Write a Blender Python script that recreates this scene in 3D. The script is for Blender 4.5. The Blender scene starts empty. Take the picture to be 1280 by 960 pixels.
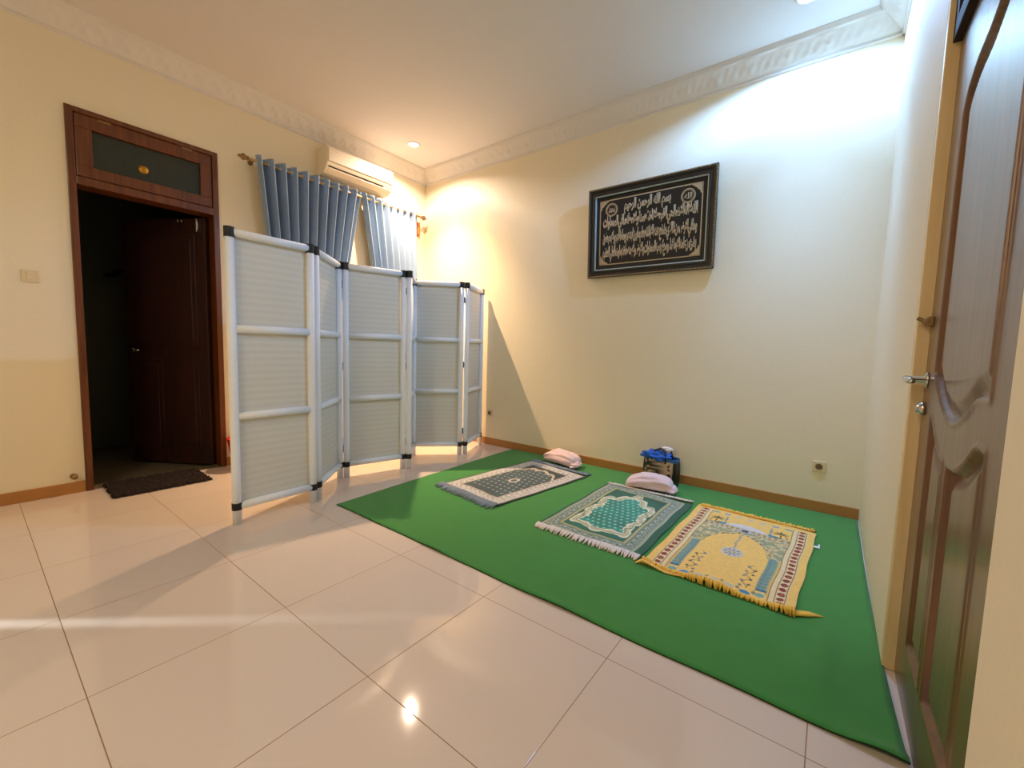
import bpy, bmesh, math, random
import numpy as np
from mathutils import Vector, Matrix

random.seed(7)
rng = np.random.RandomState(11)
scene = bpy.context.scene
COL = scene.collection
PI = math.pi

# ---------------------------------------------------------------- room size
XL, XR = -4.3165, 0.2217          # left and right wall planes
YB, YF = 3.7281, -2.6             # back and front wall planes
H = 3.3251                        # ceiling height
WT = 0.14                         # wall thickness


# ---------------------------------------------------------------- helpers
class MB:
    """collects vertices and faces for one mesh"""
    def __init__(self):
        self.v = []
        self.f = []
        self.mi = []

    def add(self, vs, fs, m=0):
        o = len(self.v)
        self.v += [tuple(map(float, p)) for p in vs]
        self.f += [tuple(i + o for i in f) for f in fs]
        self.mi += [m] * len(fs)
        return self

    def box(self, a, b, m=0, mat=None):
        (x0, y0, z0), (x1, y1, z1) = a, b
        vs = [(x0, y0, z0), (x1, y0, z0), (x1, y1, z0), (x0, y1, z0), (x0, y0, z1), (x1, y0, z1), (x1, y1, z1), (x0, y1, z1)]
        if mat is not None:
            vs = [tuple(mat @ Vector(p)) for p in vs]
        return self.add(vs, [(0, 3, 2, 1), (4, 5, 6, 7), (0, 1, 5, 4), (1, 2, 6, 5), (2, 3, 7, 6), (3, 0, 4, 7)], m)

    def tube(self, pts, r, n=12, m=0, cap=True):
        pts = [Vector(p) for p in pts]
        rs = r if isinstance(r, (list, tuple)) else [r] * len(pts)
        vs, fs = [], []
        up = None
        for i, p in enumerate(pts):
            d = (pts[min(i + 1, len(pts) - 1)] - pts[max(i - 1, 0)]).normalized()
            if up is None:
                up = Vector((0, 0, 1)) if abs(d.z) < 0.9 else Vector((1, 0, 0))
            a = d.cross(up).normalized()
            b = a.cross(d).normalized()
            up = b
            for k in range(n):
                t = 2 * PI * k / n
                vs.append(p + a * math.cos(t) * rs[i] + b * math.sin(t) * rs[i])
        for i in range(len(pts) - 1):
            for k in range(n):
                k2 = (k + 1) % n
                fs.append((i * n + k, i * n + k2, (i + 1) * n + k2, (i + 1) * n + k))
        if cap:
            fs.append(tuple(range(n))[::-1])
            fs.append(tuple((len(pts) - 1) * n + k for k in range(n)))
        return self.add(vs, fs, m)

    def lathe(self, prof, n=24, m=0, mat=None):
        """prof: (radius, z) pairs"""
        vs, fs = [], []
        for r, z in prof:
            for k in range(n):
                t = 2 * PI * k / n
                p = Vector((r * math.cos(t), r * math.sin(t), z))
                vs.append(mat @ p if mat is not None else p)
        for i in range(len(prof) - 1):
            for k in range(n):
                k2 = (k + 1) % n
                fs.append((i * n + k, i * n + k2, (i + 1) * n + k2, (i + 1) * n + k))
        return self.add(vs, fs, m)

    def grid(self, P, m=0, wrap=False):
        """P: array (n, k, 3)"""
        n, k = P.shape[:2]
        fs = []
        for i in range(n - 1):
            for j in range(k - (0 if wrap else 1)):
                j2 = (j + 1) % k
                fs.append((i * k + j, i * k + j2, (i + 1) * k + j2, (i + 1) * k + j))
        return self.add(P.reshape(-1, 3).tolist(), fs, m)

    def prism(self, poly, z0, z1, m=0, mat=None):
        n = len(poly)
        vs = [Vector((x, y, z0)) for x, y in poly] + [Vector((x, y, z1)) for x, y in poly]
        if mat is not None:
            vs = [mat @ p for p in vs]
        fs = [tuple(range(n))[::-1], tuple(range(n, 2 * n))]
        fs += [(i, (i + 1) % n, (i + 1) % n + n, i + n) for i in range(n)]
        return self.add(vs, fs, m)


def obj(name, mb, mats, parent=None, loc=None, rot=None, bevel=0, smooth=False, seg=2):
    me = bpy.data.meshes.new(name)
    me.from_pydata(mb.v, [], mb.f)
    if not isinstance(mats, (list, tuple)):
        mats = [mats]
    for m in mats:
        me.materials.append(m)
    for p, i in zip(me.polygons, mb.mi):
        p.material_index = i
    bm = bmesh.new()
    bm.from_mesh(me)
    bmesh.ops.recalc_face_normals(bm, faces=bm.faces)
    bm.to_mesh(me)
    bm.free()
    if smooth:
        me.polygons.foreach_set('use_smooth', [True] * len(me.polygons))
    me.update()
    o = bpy.data.objects.new(name, me)
    COL.objects.link(o)
    if parent is not None:
        o.parent = parent
    if loc is not None:
        o.location = loc
    if rot is not None:
        o.rotation_euler = rot
    if bevel:
        b = o.modifiers.new('bevel', 'BEVEL')
        b.width = bevel
        b.segments = seg
        b.limit_method = 'ANGLE'
        b.angle_limit = math.radians(40)
    return o


def empty(name, loc=(0, 0, 0), rotz=0.0):
    o = bpy.data.objects.new(name, None)
    o.empty_display_size = 0.1
    COL.objects.link(o)
    o.location = loc
    o.rotation_euler = (0, 0, rotz)
    return o


def tag(o, label=None, cat=None, group=None, kind=None):
    if label:
        o['label'] = label
    if cat:
        o['category'] = cat
    if group:
        o['group'] = group
    if kind:
        o['kind'] = kind
    return o


def struct(o, label=None, cat=None):
    return tag(o, label, cat, None, 'structure')


# ---------------------------------------------------------------- materials
def s2l(c):
    return tuple(((x / 255.0) / 12.92 if x <= 10 else (((x / 255.0) + 0.055) / 1.055) ** 2.4) for x in c)


def newmat(name):
    m = bpy.data.materials.new(name)
    m.use_nodes = True
    nt = m.node_tree
    return m, nt, nt.nodes['Principled BSDF']


def mat(name, col, rough=0.5, metal=0.0, vary=0.06, scale=30.0, bump=0.0, bscale=200.0, coat=0.0, stretch=None, spec=None, sheen=0.0):
    """plain procedural surface: base colour mottled by noise, optional fine bump"""
    m, nt, b = newmat(name)
    c = s2l(col) if max(col) > 1.0 else col
    tc = nt.nodes.new('ShaderNodeTexCoord')
    mp = nt.nodes.new('ShaderNodeMapping')
    nt.links.new(tc.outputs['Object'], mp.inputs['Vector'])
    if stretch:
        mp.inputs['Scale'].default_value = stretch
    n = nt.nodes.new('ShaderNodeTexNoise')
    n.inputs['Scale'].default_value = scale
    n.inputs['Detail'].default_value = 4
    nt.links.new(mp.outputs['Vector'], n.inputs['Vector'])
    mix = nt.nodes.new('ShaderNodeMix')
    mix.data_type = 'RGBA'
    lo = tuple(x * (1 - vary) for x in c) + (1,)
    hi = tuple(min(1, x * (1 + vary)) for x in c) + (1,)
    mix.inputs['A'].default_value = lo
    mix.inputs['B'].default_value = hi
    nt.links.new(n.outputs['Fac'], mix.inputs['Factor'])
    nt.links.new(mix.outputs['Result'], b.inputs['Base Color'])
    b.inputs['Roughness'].default_value = rough
    b.inputs['Metallic'].default_value = metal
    b.inputs['Coat Weight'].default_value = coat
    b.inputs['Coat Roughness'].default_value = 0.12
    if spec is not None:
        b.inputs['Specular IOR Level'].default_value = spec
    if sheen:
        b.inputs['Sheen Weight'].default_value = sheen
        b.inputs['Sheen Roughness'].default_value = 0.5
    if bump:
        n2 = nt.nodes.new('ShaderNodeTexNoise')
        n2.inputs['Scale'].default_value = bscale
        n2.inputs['Detail'].default_value = 3
        nt.links.new(tc.outputs['Object'], n2.inputs['Vector'])
        bp = nt.nodes.new('ShaderNodeBump')
        bp.inputs['Strength'].default_value = bump
        bp.inputs['Distance'].default_value = 0.004
        nt.links.new(n2.outputs['Fac'], bp.inputs['Height'])
        nt.links.new(bp.outputs['Normal'], b.inputs['Normal'])
    return m


def wood(name, dark, light, rough=0.3, coat=0.3, axis=2):
    m, nt, b = newmat(name)
    tc = nt.nodes.new('ShaderNodeTexCoord')
    mp = nt.nodes.new('ShaderNodeMapping')
    sc = [28.0, 28.0, 28.0]
    sc[axis] = 1.6
    mp.inputs['Scale'].default_value = sc
    nt.links.new(tc.outputs['Object'], mp.inputs['Vector'])
    n = nt.nodes.new('ShaderNodeTexNoise')
    n.inputs['Scale'].default_value = 1.6
    n.inputs['Detail'].default_value = 6
    n.inputs['Distortion'].default_value = 0.6
    nt.links.new(mp.outputs['Vector'], n.inputs['Vector'])
    r = nt.nodes.new('ShaderNodeValToRGB')
    r.color_ramp.elements[0].position = 0.32
    r.color_ramp.elements[0].color = s2l(dark) + (1,)
    r.color_ramp.elements[1].position = 0.68
    r.color_ramp.elements[1].color = s2l(light) + (1,)
    nt.links.new(n.outputs['Fac'], r.inputs['Fac'])
    nt.links.new(r.outputs['Color'], b.inputs['Base Color'])
    b.inputs['Roughness'].default_value = rough
    b.inputs['Coat Weight'].default_value = coat
    b.inputs['Coat Roughness'].default_value = 0.15
    return m


def attrmat(name, rough=0.9, bump=0.3, bscale=400.0, sheen=0.2):
    """surface whose woven design is stored as a colour attribute"""
    m, nt, b = newmat(name)
    a = nt.nodes.new('ShaderNodeAttribute')
    a.attribute_name = 'design'
    nt.links.new(a.outputs['Color'], b.inputs['Base Color'])
    b.inputs['Roughness'].default_value = rough
    b.inputs['Sheen Weight'].default_value = sheen
    tc = nt.nodes.new('ShaderNodeTexCoord')
    n = nt.nodes.new('ShaderNodeTexNoise')
    n.inputs['Scale'].default_value = bscale
    nt.links.new(tc.outputs['Object'], n.inputs['Vector'])
    bp = nt.nodes.new('ShaderNodeBump')
    bp.inputs['Strength'].default_value = bump
    bp.inputs['Distance'].default_value = 0.003
    nt.links.new(n.outputs['Fac'], bp.inputs['Height'])
    nt.links.new(bp.outputs['Normal'], b.inputs['Normal'])
    return m


def emis(name, col, s):
    m, nt, b = newmat(name)
    b.inputs['Base Color'].default_value = (*col, 1)
    b.inputs['Emission Color'].default_value = (*col, 1)
    b.inputs['Emission Strength'].default_value = s
    return m


def floor_material():
    m, nt, b = newmat('polished_tile')
    N = nt.nodes.new
    L = nt.links.new
    tc = N('ShaderNodeTexCoord')
    sep = N('ShaderNodeSeparateXYZ')
    L(tc.outputs['Object'], sep.inputs[0])

    def axis(out, off):
        a = N('ShaderNodeMath'); a.operation = 'SUBTRACT'; a.inputs[1].default_value = off
        L(out, a.inputs[0])
        d = N('ShaderNodeMath'); d.operation = 'DIVIDE'; d.inputs[1].default_value = 0.6
        L(a.outputs[0], d.inputs[0])
        fl = N('ShaderNodeMath'); fl.operation = 'FLOOR'; L(d.outputs[0], fl.inputs[0])
        fr = N('ShaderNodeMath'); fr.operation = 'FRACT'; L(d.outputs[0], fr.inputs[0])
        s = N('ShaderNodeMath'); s.operation = 'SUBTRACT'; s.inputs[1].default_value = 0.5
        L(fr.outputs[0], s.inputs[0])
        ab = N('ShaderNodeMath'); ab.operation = 'ABSOLUTE'; L(s.outputs[0], ab.inputs[0])
        return ab.outputs[0], fl.outputs[0]
    ax, fx = axis(sep.outputs['X'], -1.7818)
    ay, fy = axis(sep.outputs['Y'], 0.1836)
    mx = N('ShaderNodeMath'); mx.operation = 'MAXIMUM'; L(ax, mx.inputs[0]); L(ay, mx.inputs[1])
    gt = N('ShaderNodeMapRange'); gt.inputs['From Min'].default_value = 0.4966; gt.inputs['From Max'].default_value = 0.4985
    L(mx.outputs[0], gt.inputs['Value'])
    cmb = N('ShaderNodeCombineXYZ'); L(fx, cmb.inputs[0]); L(fy, cmb.inputs[1])
    wn = N('ShaderNodeTexWhiteNoise'); wn.noise_dimensions = '3D'; L(cmb.outputs[0], wn.inputs['Vector'])
    n = N('ShaderNodeTexNoise'); n.inputs['Scale'].default_value = 160; n.inputs['Detail'].default_value = 2
    L(tc.outputs['Object'], n.inputs['Vector'])
    mix = N('ShaderNodeMix'); mix.data_type = 'RGBA'
    mix.inputs['A'].default_value = (*s2l(FLOOR_A), 1)
    mix.inputs['B'].default_value = (*s2l(FLOOR_B), 1)
    av = N('ShaderNodeMath'); av.operation = 'MULTIPLY_ADD'; av.inputs[1].default_value = 0.5
    L(wn.outputs['Value'], av.inputs[0])
    hf = N('ShaderNodeMath'); hf.operation = 'MULTIPLY'; hf.inputs[1].default_value = 0.5; L(n.outputs['Fac'], hf.inputs[0])
    L(hf.outputs[0], av.inputs[2])
    L(av.outputs[0], mix.inputs['Factor'])
    g = N('ShaderNodeMix'); g.data_type = 'RGBA'
    L(gt.outputs['Result'], g.inputs['Factor'])
    L(mix.outputs['Result'], g.inputs['A'])
    g.inputs['B'].default_value = (*s2l((152, 116, 82)), 1)
    L(g.outputs['Result'], b.inputs['Base Color'])
    r = N('ShaderNodeMapRange'); r.inputs['To Min'].default_value = 0.07; r.inputs['To Max'].default_value = 0.6
    L(gt.outputs['Result'], r.inputs['Value'])
    L(r.outputs['Result'], b.inputs['Roughness'])
    b.inputs['Specular IOR Level'].default_value = 0.45
    bp = N('ShaderNodeBump'); bp.invert = True; bp.inputs['Strength'].default_value = 0.4; bp.inputs['Distance'].default_value = 0.001
    L(gt.outputs['Result'], bp.inputs['Height'])
    L(bp.outputs['Normal'], b.inputs['Normal'])
    return m


def weave_material():
    """white-grey woven rattan sheet: fine weave plus wider slat bands"""
    m, nt, b = newmat('woven_sheet')
    N = nt.nodes.new
    L = nt.links.new
    tc = N('ShaderNodeTexCoord')
    w1 = N('ShaderNodeTexWave'); w1.bands_direction = 'Z'; w1.inputs['Scale'].default_value = 7.4
    w1.inputs['Distortion'].default_value = 0.15
    L(tc.outputs['Object'], w1.inputs['Vector'])
    w2 = N('ShaderNodeTexWave'); w2.bands_direction = 'X'; w2.inputs['Scale'].default_value = 38
    L(tc.outputs['Object'], w2.inputs['Vector'])
    w3 = N('ShaderNodeTexWave'); w3.bands_direction = 'Z'; w3.inputs['Scale'].default_value = 45
    L(tc.outputs['Object'], w3.inputs['Vector'])
    mul = N('ShaderNodeMath'); mul.operation = 'MULTIPLY'
    L(w2.outputs['Fac'], mul.inputs[0]); L(w3.outputs['Fac'], mul.inputs[1])
    mix = N('ShaderNodeMix'); mix.data_type = 'RGBA'
    mix.inputs['A'].default_value = (*s2l((214, 211, 200)), 1)
    mix.inputs['B'].default_value = (*s2l((226, 224, 215)), 1)
    ad = N('ShaderNodeMath'); ad.operation = 'MULTIPLY_ADD'; ad.inputs[1].default_value = 0.45
    L(w1.outputs['Fac'], ad.inputs[0])
    hm = N('ShaderNodeMath'); hm.operation = 'MULTIPLY'; hm.inputs[1].default_value = 0.2
    L(mul.outputs[0], hm.inputs[0]); L(hm.outputs[0], ad.inputs[2])
    L(ad.outputs[0], mix.inputs['Factor'])
    L(mix.outputs['Result'], b.inputs['Base Color'])
    b.inputs['Roughness'].default_value = 0.85
    bp = N('ShaderNodeBump'); bp.inputs['Strength'].default_value = 0.3; bp.inputs['Distance'].default_value = 0.003
    L(ad.outputs[0], bp.inputs['Height'])
    L(bp.outputs['Normal'], b.inputs['Normal'])
    return m


FLOOR_A, FLOOR_B = (218, 200, 188), (224, 208, 196)
M = {}
M['wall'] = mat('cream_paint', (236, 224, 196), 0.7, vary=0.03, scale=60, bump=0.12, bscale=120)
M['ceil'] = mat('ceiling_paint', (224, 220, 218), 0.8, vary=0.02, scale=20, bump=0.06, bscale=90)
M['plaster'] = mat('cornice_plaster', (226, 220, 212), 0.75, vary=0.03, scale=50)
M['floor'] = floor_material()
M['skirt'] = mat('skirting_tile', (176, 122, 66), 0.35, vary=0.10, scale=25, stretch=(1, 1, 3))
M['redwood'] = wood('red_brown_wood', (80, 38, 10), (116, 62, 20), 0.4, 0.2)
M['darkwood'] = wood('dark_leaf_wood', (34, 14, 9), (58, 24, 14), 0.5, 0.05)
M['varnish'] = wood('varnished_wood', (84, 50, 22), (112, 71, 33), 0.38, 0.7)
M['varnish'].node_tree.nodes['Principled BSDF'].inputs['Coat Roughness'].default_value = 0.24
M['jambwood'] = wood('jamb_wood', (222, 194, 142), (234, 208, 160), 0.4, 0.3)
M['tint'] = mat('dark_glass', (46, 52, 46), 0.12, vary=0.15, scale=14, bump=0.5, bscale=60)
M['brass'] = mat('brass', (190, 140, 50), 0.3, 0.9, vary=0.05)
M['gold'] = mat('aged_gold', (150, 122, 84), 0.4, 0.8, vary=0.15, scale=120)
M['goldpaint'] = mat('gold_print', (184, 162, 126), 0.5, 0.15, vary=0.12, scale=60)
M['chrome'] = mat('chrome', (205, 205, 205), 0.18, 1.0, vary=0.03)
M['blackmet'] = mat('black_metal', (24, 24, 24), 0.4, 0.5)
M['whiteframe'] = mat('white_wrapped_cane', (238, 242, 248), 0.55, vary=0.04, scale=40, bump=0.1, bscale=80)
M['band'] = mat('black_binding', (22, 24, 24), 0.6, vary=0.2, scale=60)
M['weave'] = weave_material()
M['curtain'] = mat('satin_blue_grey', (124, 151, 186), 0.42, vary=0.07, scale=30, bump=0.1, bscale=300, sheen=0.5)
M['rod'] = mat('rod_gold', (190, 160, 110), 0.35, 0.6)
M['acwhite'] = mat('ac_plastic', (236, 222, 196), 0.28, vary=0.01, coat=0.3)
M['acdark'] = mat('ac_slot', (40, 26, 18), 0.6)
M['pvc'] = mat('switch_plastic', (226, 206, 170), 0.35, vary=0.02)
M['carpet'] = mat('green_felt', (58, 137, 58), 0.95, vary=0.10, scale=12, bump=0.5, bscale=500, sheen=0.15)
M['carpetedge'] = mat('felt_edge', (24, 52, 28), 0.95, vary=0.1)
M['pink'] = mat('pink_cloth', (232, 204, 204), 0.85, vary=0.06, scale=20, bump=0.3, bscale=60, sheen=0.3)
M['blue'] = mat('blue_cloth', (24, 92, 190), 0.7, vary=0.2, scale=25, bump=0.3, bscale=60)
M['whitecloth'] = mat('white_cloth', (228, 220, 208), 0.8, vary=0.08, scale=30)
M['mat'] = mat('dark_brown_pile', (28, 11, 8), 0.95, vary=0.3, scale=80, bump=0.6, bscale=200)
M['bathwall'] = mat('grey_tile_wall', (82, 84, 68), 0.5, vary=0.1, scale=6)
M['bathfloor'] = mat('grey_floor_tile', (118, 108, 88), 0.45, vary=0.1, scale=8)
M['red'] = mat('red_plastic', (215, 40, 40), 0.35)
M['rug'] = attrmat('rug_pile')
M['bagprint'] = attrmat('bag_print', 0.35, 0.1, 60, 0.0)
M['fr_slate'] = mat('slate_yarn', (128, 142, 158), 0.95, vary=0.15, scale=90)
M['fr_white'] = mat('white_yarn', (232, 220, 212), 0.95, vary=0.08, scale=90)
M['fr_yellow'] = mat('yellow_yarn', (246, 194, 84), 0.95, vary=0.10, scale=90)
M['white'] = mat('white_label', (235, 235, 232), 0.7)
M['picblack'] = mat('black_field', (12, 12, 12), 0.55, vary=0.2, scale=40, coat=0.05)
M['picframe'] = mat('black_frame', (26, 26, 25), 0.4, vary=0.2, scale=60, coat=0.2)
M['silver'] = mat('silver_fillet', (176, 200, 210), 0.3, 0.2)

# ---------------------------------------------------------------- camera
YAW, PITCH, ROLL, CAMH, FPX = -0.6504, 0.0824, 0.0257, 1.1233, 523.4033
cy_, sy_, cp_, sp_ = math.cos(YAW), math.sin(YAW), math.cos(PITCH), math.sin(PITCH)
fwd = Vector((sy_ * cp_, cy_ * cp_, -sp_))
rgt = Vector((cy_, -sy_, 0))
dwn = fwd.cross(rgt)
cr_, sr_ = math.cos(ROLL), math.sin(ROLL)
r2 = rgt * cr_ - dwn * sr_
d2 = rgt * sr_ + dwn * cr_
cam_d = bpy.data.cameras.new('camera')
cam = bpy.data.objects.new('camera', cam_d)
COL.objects.link(cam)
cam.matrix_world = Matrix(((r2.x, -d2.x, -fwd.x, 0), (r2.y, -d2.y, -fwd.y, 0), (r2.z, -d2.z, -fwd.z, CAMH), (0, 0, 0, 1)))
cam_d.sensor_fit = 'HORIZONTAL'
cam_d.sensor_width = 36.0
cam_d.lens = FPX * 36.0 / 1280.0
cam_d.clip_start = 0.01
scene.camera = cam

# ---------------------------------------------------------------- room shell
# left doorway: y 0.545..1.365, z 0..2.70 (frame included 0.50..1.41)
LD0, LD1, LDT = 0.505, 1.41, 2.73
RD0, RD1, RDT = 0.975, 2.02, 2.75
struct(obj('floor', MB().box((XL, YF, -0.1), (XR + 0.14, YB, 0)), M['floor']))
struct(obj('ceiling', MB().box((XL - WT, YF - WT, H), (XR + WT, YB + WT, H + 0.1)), M['ceil']))
struct(obj('wall_back', MB().box((XL - WT, YB, 0), (XR + WT, YB + WT, H)), M['wall']))
struct(obj('wall_front', MB().box((XL - WT, YF - WT, 0), (XR + WT, YF, H)), M['wall']))
w = MB()
SL0, SL1, SLT = -1.558, -1.528, 1.3     # unseen slit added in the wall to shape the streak of light on the floor
sk_ = WT * 0.877
w.prism([(XL - WT, YF), (XL, YF), (XL, SL0), (XL - WT, SL0 - sk_)], 0, H).prism([(XL - WT, SL1 - sk_), (XL, SL1), (XL, LD0), (XL - WT, LD0)], 0, H)
w.prism([(XL - WT, SL0 - sk_), (XL, SL0), (XL, SL1), (XL - WT, SL1 - sk_)], SLT, H)
w.box((XL - WT, LD1, 0), (XL, YB, H)).box((XL - WT, LD0, LDT), (XL, LD1, H))
struct(obj('wall_left', w, M['wall']))
w = MB()
w.box((XR, YF, 0), (XR + WT, RD0, H)).box((XR, RD1, 0), (XR + WT, YB, H)).box((XR, RD0, RDT), (XR + WT, RD1, H))
struct(obj('wall_right', w, M['wall']))

# skirting
sk = MB().box((XL, YB - 0.012, 0), (XR, YB, 0.081))
struct(obj('baseboard_back', sk, M['skirt'], bevel=0.003))
sk = MB().box((XL, YF, 0), (XL + 0.012, LD0, 0.081)).box((XL, LD1, 0), (XL + 0.012, YB - 0.012, 0.081))
struct(obj('baseboard_left', sk, M['skirt'], bevel=0.003))

# cornice: moulded profile with a cast relief of scrolls and leaves
PROF = [(0.0, 0.150), (0.012, 0.150), (0.016, 0.138), (0.010, 0.132), (0.022, 0.124), (0.033, 0.112), (0.043, 0.100), (0.053, 0.088),
        (0.063, 0.076), (0.073, 0.064), (0.084, 0.052), (0.095, 0.042), (0.106, 0.034), (0.112, 0.028), (0.128, 0.026), (0.130, 0.012), (0.140, 0.010), (0.140, 0.0)]


def cornice(name, length, place):
    n = int(length / 0.011)
    s = np.linspace(0, length, n)
    P = np.zeros((n, len(PROF), 3))
    for j, (d, h) in enumerate(PROF):
        rel = 0.0
        if 4 <= j <= 12:
            t = (j - 8) / 4.0
            ph = s / 0.115 * 2 * PI
            rel = 0.007 * np.maximum(0, np.cos(ph + 2.2 * t) * np.cos(t * 1.5)) + 0.006 * np.maximum(0, np.sin(2 * ph - 3.0 * t)) * (1 - abs(t))
            rel = rel + 0.004 * np.cos(ph * 0.5) * np.cos(3 * t) ** 2
        P[:, j, 0] = s
        P[:, j, 1] = d + rel * 0.7
        P[:, j, 2] = h + rel * 0.7
    Q = np.array([place(a, b, c) for a, b, c in P.reshape(-1, 3)]).reshape(P.shape)
    return struct(obj(name, MB().grid(Q), M['plaster'], smooth=True))


cornice('trim_1', XR - XL, lambda s, d, h: (XL + s, YB - d, H - h))
cornice('trim_2', YB - YF, lambda s, d, h: (XL + d, YF + s, H - h))
cornice('trim_3', YB - YF, lambda s, d, h: (XR - d, YF + s, H - h))

# ---------------------------------------------------------------- left doorway with transom and dark washroom
d1 = empty('door_1', (XL, LD0, 0))
struct(d1, 'red-brown wooden doorway with glazed transom and leaf swung into the dark room', 'doorway')
FW = 0.042
PR = 0.015
wy = LD1 - LD0
fb = MB()
fb.box((-WT, 0, 0), (PR, FW, LDT)).box((-WT, wy - FW, 0), (PR, wy, LDT)).box((-WT, FW, LDT - 0.035), (PR, wy - FW, LDT)).box((-WT, FW, 2.205), (PR, wy - FW, 2.262))
obj('door_frame', fb, M['redwood'], d1, bevel=0.004)
# transom sash
ts = MB()
y0, y1, z0, z1 = FW + 0.004, wy - FW - 0.004, 2.268, LDT - 0.038
gy0, gy1, gz0, gz1 = 0.135, wy - 0.125, 2.345, 2.602
ts.box((-0.05, y0, z0), (0.006, y1, gz0)).box((-0.05, y0, gz1), (0.006, y1, z1)).box((-0.05, y0, gz0), (0.006, gy0, gz1)).box((-0.05, gy1, gz0), (0.006, y1, gz1))
sash = obj('transom_sash', ts, M['redwood'], d1, bevel=0.004)
obj('glass_pane', MB().box((-0.03, gy0 - 0.004, gz0 - 0.004), (-0.022, gy1 + 0.004, gz1 + 0.004)), M['tint'], sash)
kn = MB().lathe([(0.0, 0.012), (0.012, 0.012), (0.024, 0.008), (0.031, 0.0)], 24, mat=Matrix.Translation((-0.022, 0.418, 2.437)) @ Matrix.Rotation(PI / 2, 4, 'Y'))
obj('round_disc', kn, M['brass'], sash, smooth=True)  # small round yellow disc on the transom pane
for hy in (0.20, wy - 0.215):
    obj('hinge', MB().box((0.006, hy - 0.035, z1 - 0.016), (0.010, hy + 0.035, z1 - 0.006)).tube([(0.011, hy - 0.035, z1 - 0.004), (0.011, hy + 0.035, z1 - 0.004)], 0.004), M['gold'], sash)
# door leaf swung about 60 degrees into the dark room
hx, hy = -WT + 0.03, wy - FW - 0.005
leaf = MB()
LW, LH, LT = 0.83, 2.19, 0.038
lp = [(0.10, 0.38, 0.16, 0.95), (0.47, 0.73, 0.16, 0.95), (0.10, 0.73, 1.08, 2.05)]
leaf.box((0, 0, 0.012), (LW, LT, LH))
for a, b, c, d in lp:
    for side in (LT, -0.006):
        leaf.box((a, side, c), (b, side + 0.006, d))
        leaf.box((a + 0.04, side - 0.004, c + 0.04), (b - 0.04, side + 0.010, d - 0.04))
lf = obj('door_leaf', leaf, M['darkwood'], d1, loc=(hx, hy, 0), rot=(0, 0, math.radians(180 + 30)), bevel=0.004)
hd = MB()
hd.lathe([(0.0, 0.0), (0.024, 0.0), (0.024, 0.008), (0.010, 0.010), (0.010, 0.05), (0.0, 0.05)], 16, mat=Matrix.Translation((LW - 0.06, LT, 1.03)) @ Matrix.Rotation(-PI / 2, 4, 'X'))
hd.tube([(LW - 0.06, LT + 0.045, 1.03), (LW - 0.12, LT + 0.05, 1.032), (LW - 0.18, LT + 0.045, 1.03)], 0.009)
obj('lever_handle', hd, M['chrome'], lf, smooth=True)
bo = MB().box((0.06, LT, LH - 0.10), (0.075, LT + 0.008, LH - 0.02)).tube([(0.067, LT + 0.012, LH - 0.12), (0.067, LT + 0.012, LH - 0.01)], 0.006)
obj('bolt', bo, M['chrome'], lf)
hk = MB().tube([(0.20, LT, LH - 0.03), (0.20, LT + 0.02, LH - 0.035), (0.20, LT + 0.026, LH - 0.02)], 0.005).tube([(0.235, LT, LH - 0.03), (0.235, LT + 0.02, LH - 0.035), (0.235, LT + 0.026, LH - 0.02)], 0.005)
obj('coat_hook', hk, M['chrome'], lf)

# washroom beyond
BX0, BY0, BY1 = XL - 1.75, -0.4, 2.1
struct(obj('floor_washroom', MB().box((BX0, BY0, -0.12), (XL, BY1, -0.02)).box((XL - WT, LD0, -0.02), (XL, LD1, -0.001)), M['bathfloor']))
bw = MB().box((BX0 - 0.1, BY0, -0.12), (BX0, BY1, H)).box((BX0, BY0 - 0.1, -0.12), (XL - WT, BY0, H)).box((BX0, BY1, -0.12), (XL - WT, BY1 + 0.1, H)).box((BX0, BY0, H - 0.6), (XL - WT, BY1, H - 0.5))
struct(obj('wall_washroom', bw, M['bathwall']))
sh = empty('wall_shower', (BX0, 1.0, 1.2))
tag(sh, 'dark shower head on a bent arm on the washroom wall beyond the open doorway', 'shower')
obj('arm', MB().tube([(0, 0.13, 0.60), (0.05, 0.13, 0.62), (0.10, 0.06, 0.64), (0.14, -0.02, 0.60)], 0.012), M['blackmet'], sh, smooth=True)
obj('shower_head', MB().lathe([(0.0, 0.03), (0.02, 0.03), (0.055, 0.0), (0.06, -0.012), (0.0, -0.012)], 20, mat=Matrix.Translation((0.15, -0.04, 0.575))), M['blackmet'], sh, smooth=True)
obj('hose', MB().tube([(0.03, 0.13, 0.58), (0.05, 0.14, 0.2), (0.06, 0.16, -0.2), (0.03, 0.2, -0.25)], 0.008), M['blackmet'], sh, smooth=True)

# ---------------------------------------------------------------- right door (varnished, carved panels)
d2e = empty('door_2', (XR, RD0, 0))
struct(d2e, 'tall varnished brown door with wavy carved panels beside the green carpet', 'door')
jb = MB().box((0.0005, RD1 - RD0 - 0.035, 0), (0.11, RD1 - RD0, RDT)).box((0.034, 0.0, 0), (0.11, 0.02, RDT)).box((0.034, 0.02, RDT - 0.04), (0.11, RD1 - RD0 - 0.035, RDT))
jamb = obj('door_frame', jb, M['jambwood'], d2e, bevel=0.003)
LEAF_T = 2.135
tr = MB().box((0.072, 0.07, LEAF_T + 0.05), (0.08, RD1 - RD0 - 0.09, RDT - 0.09))
tyb = RD1 - RD0 - 0.036
tsb = MB().box((0.014, 0.02, LEAF_T + 0.004), (0.10, tyb, LEAF_T + 0.06)).box((0.014, 0.02, RDT - 0.10), (0.10, tyb, RDT - 0.042))
tsb.box((0.014, 0.02, LEAF_T + 0.06), (0.10, 0.08, RDT - 0.10)).box((0.014, tyb - 0.06, LEAF_T + 0.06), (0.10, tyb, RDT - 0.10))
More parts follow.
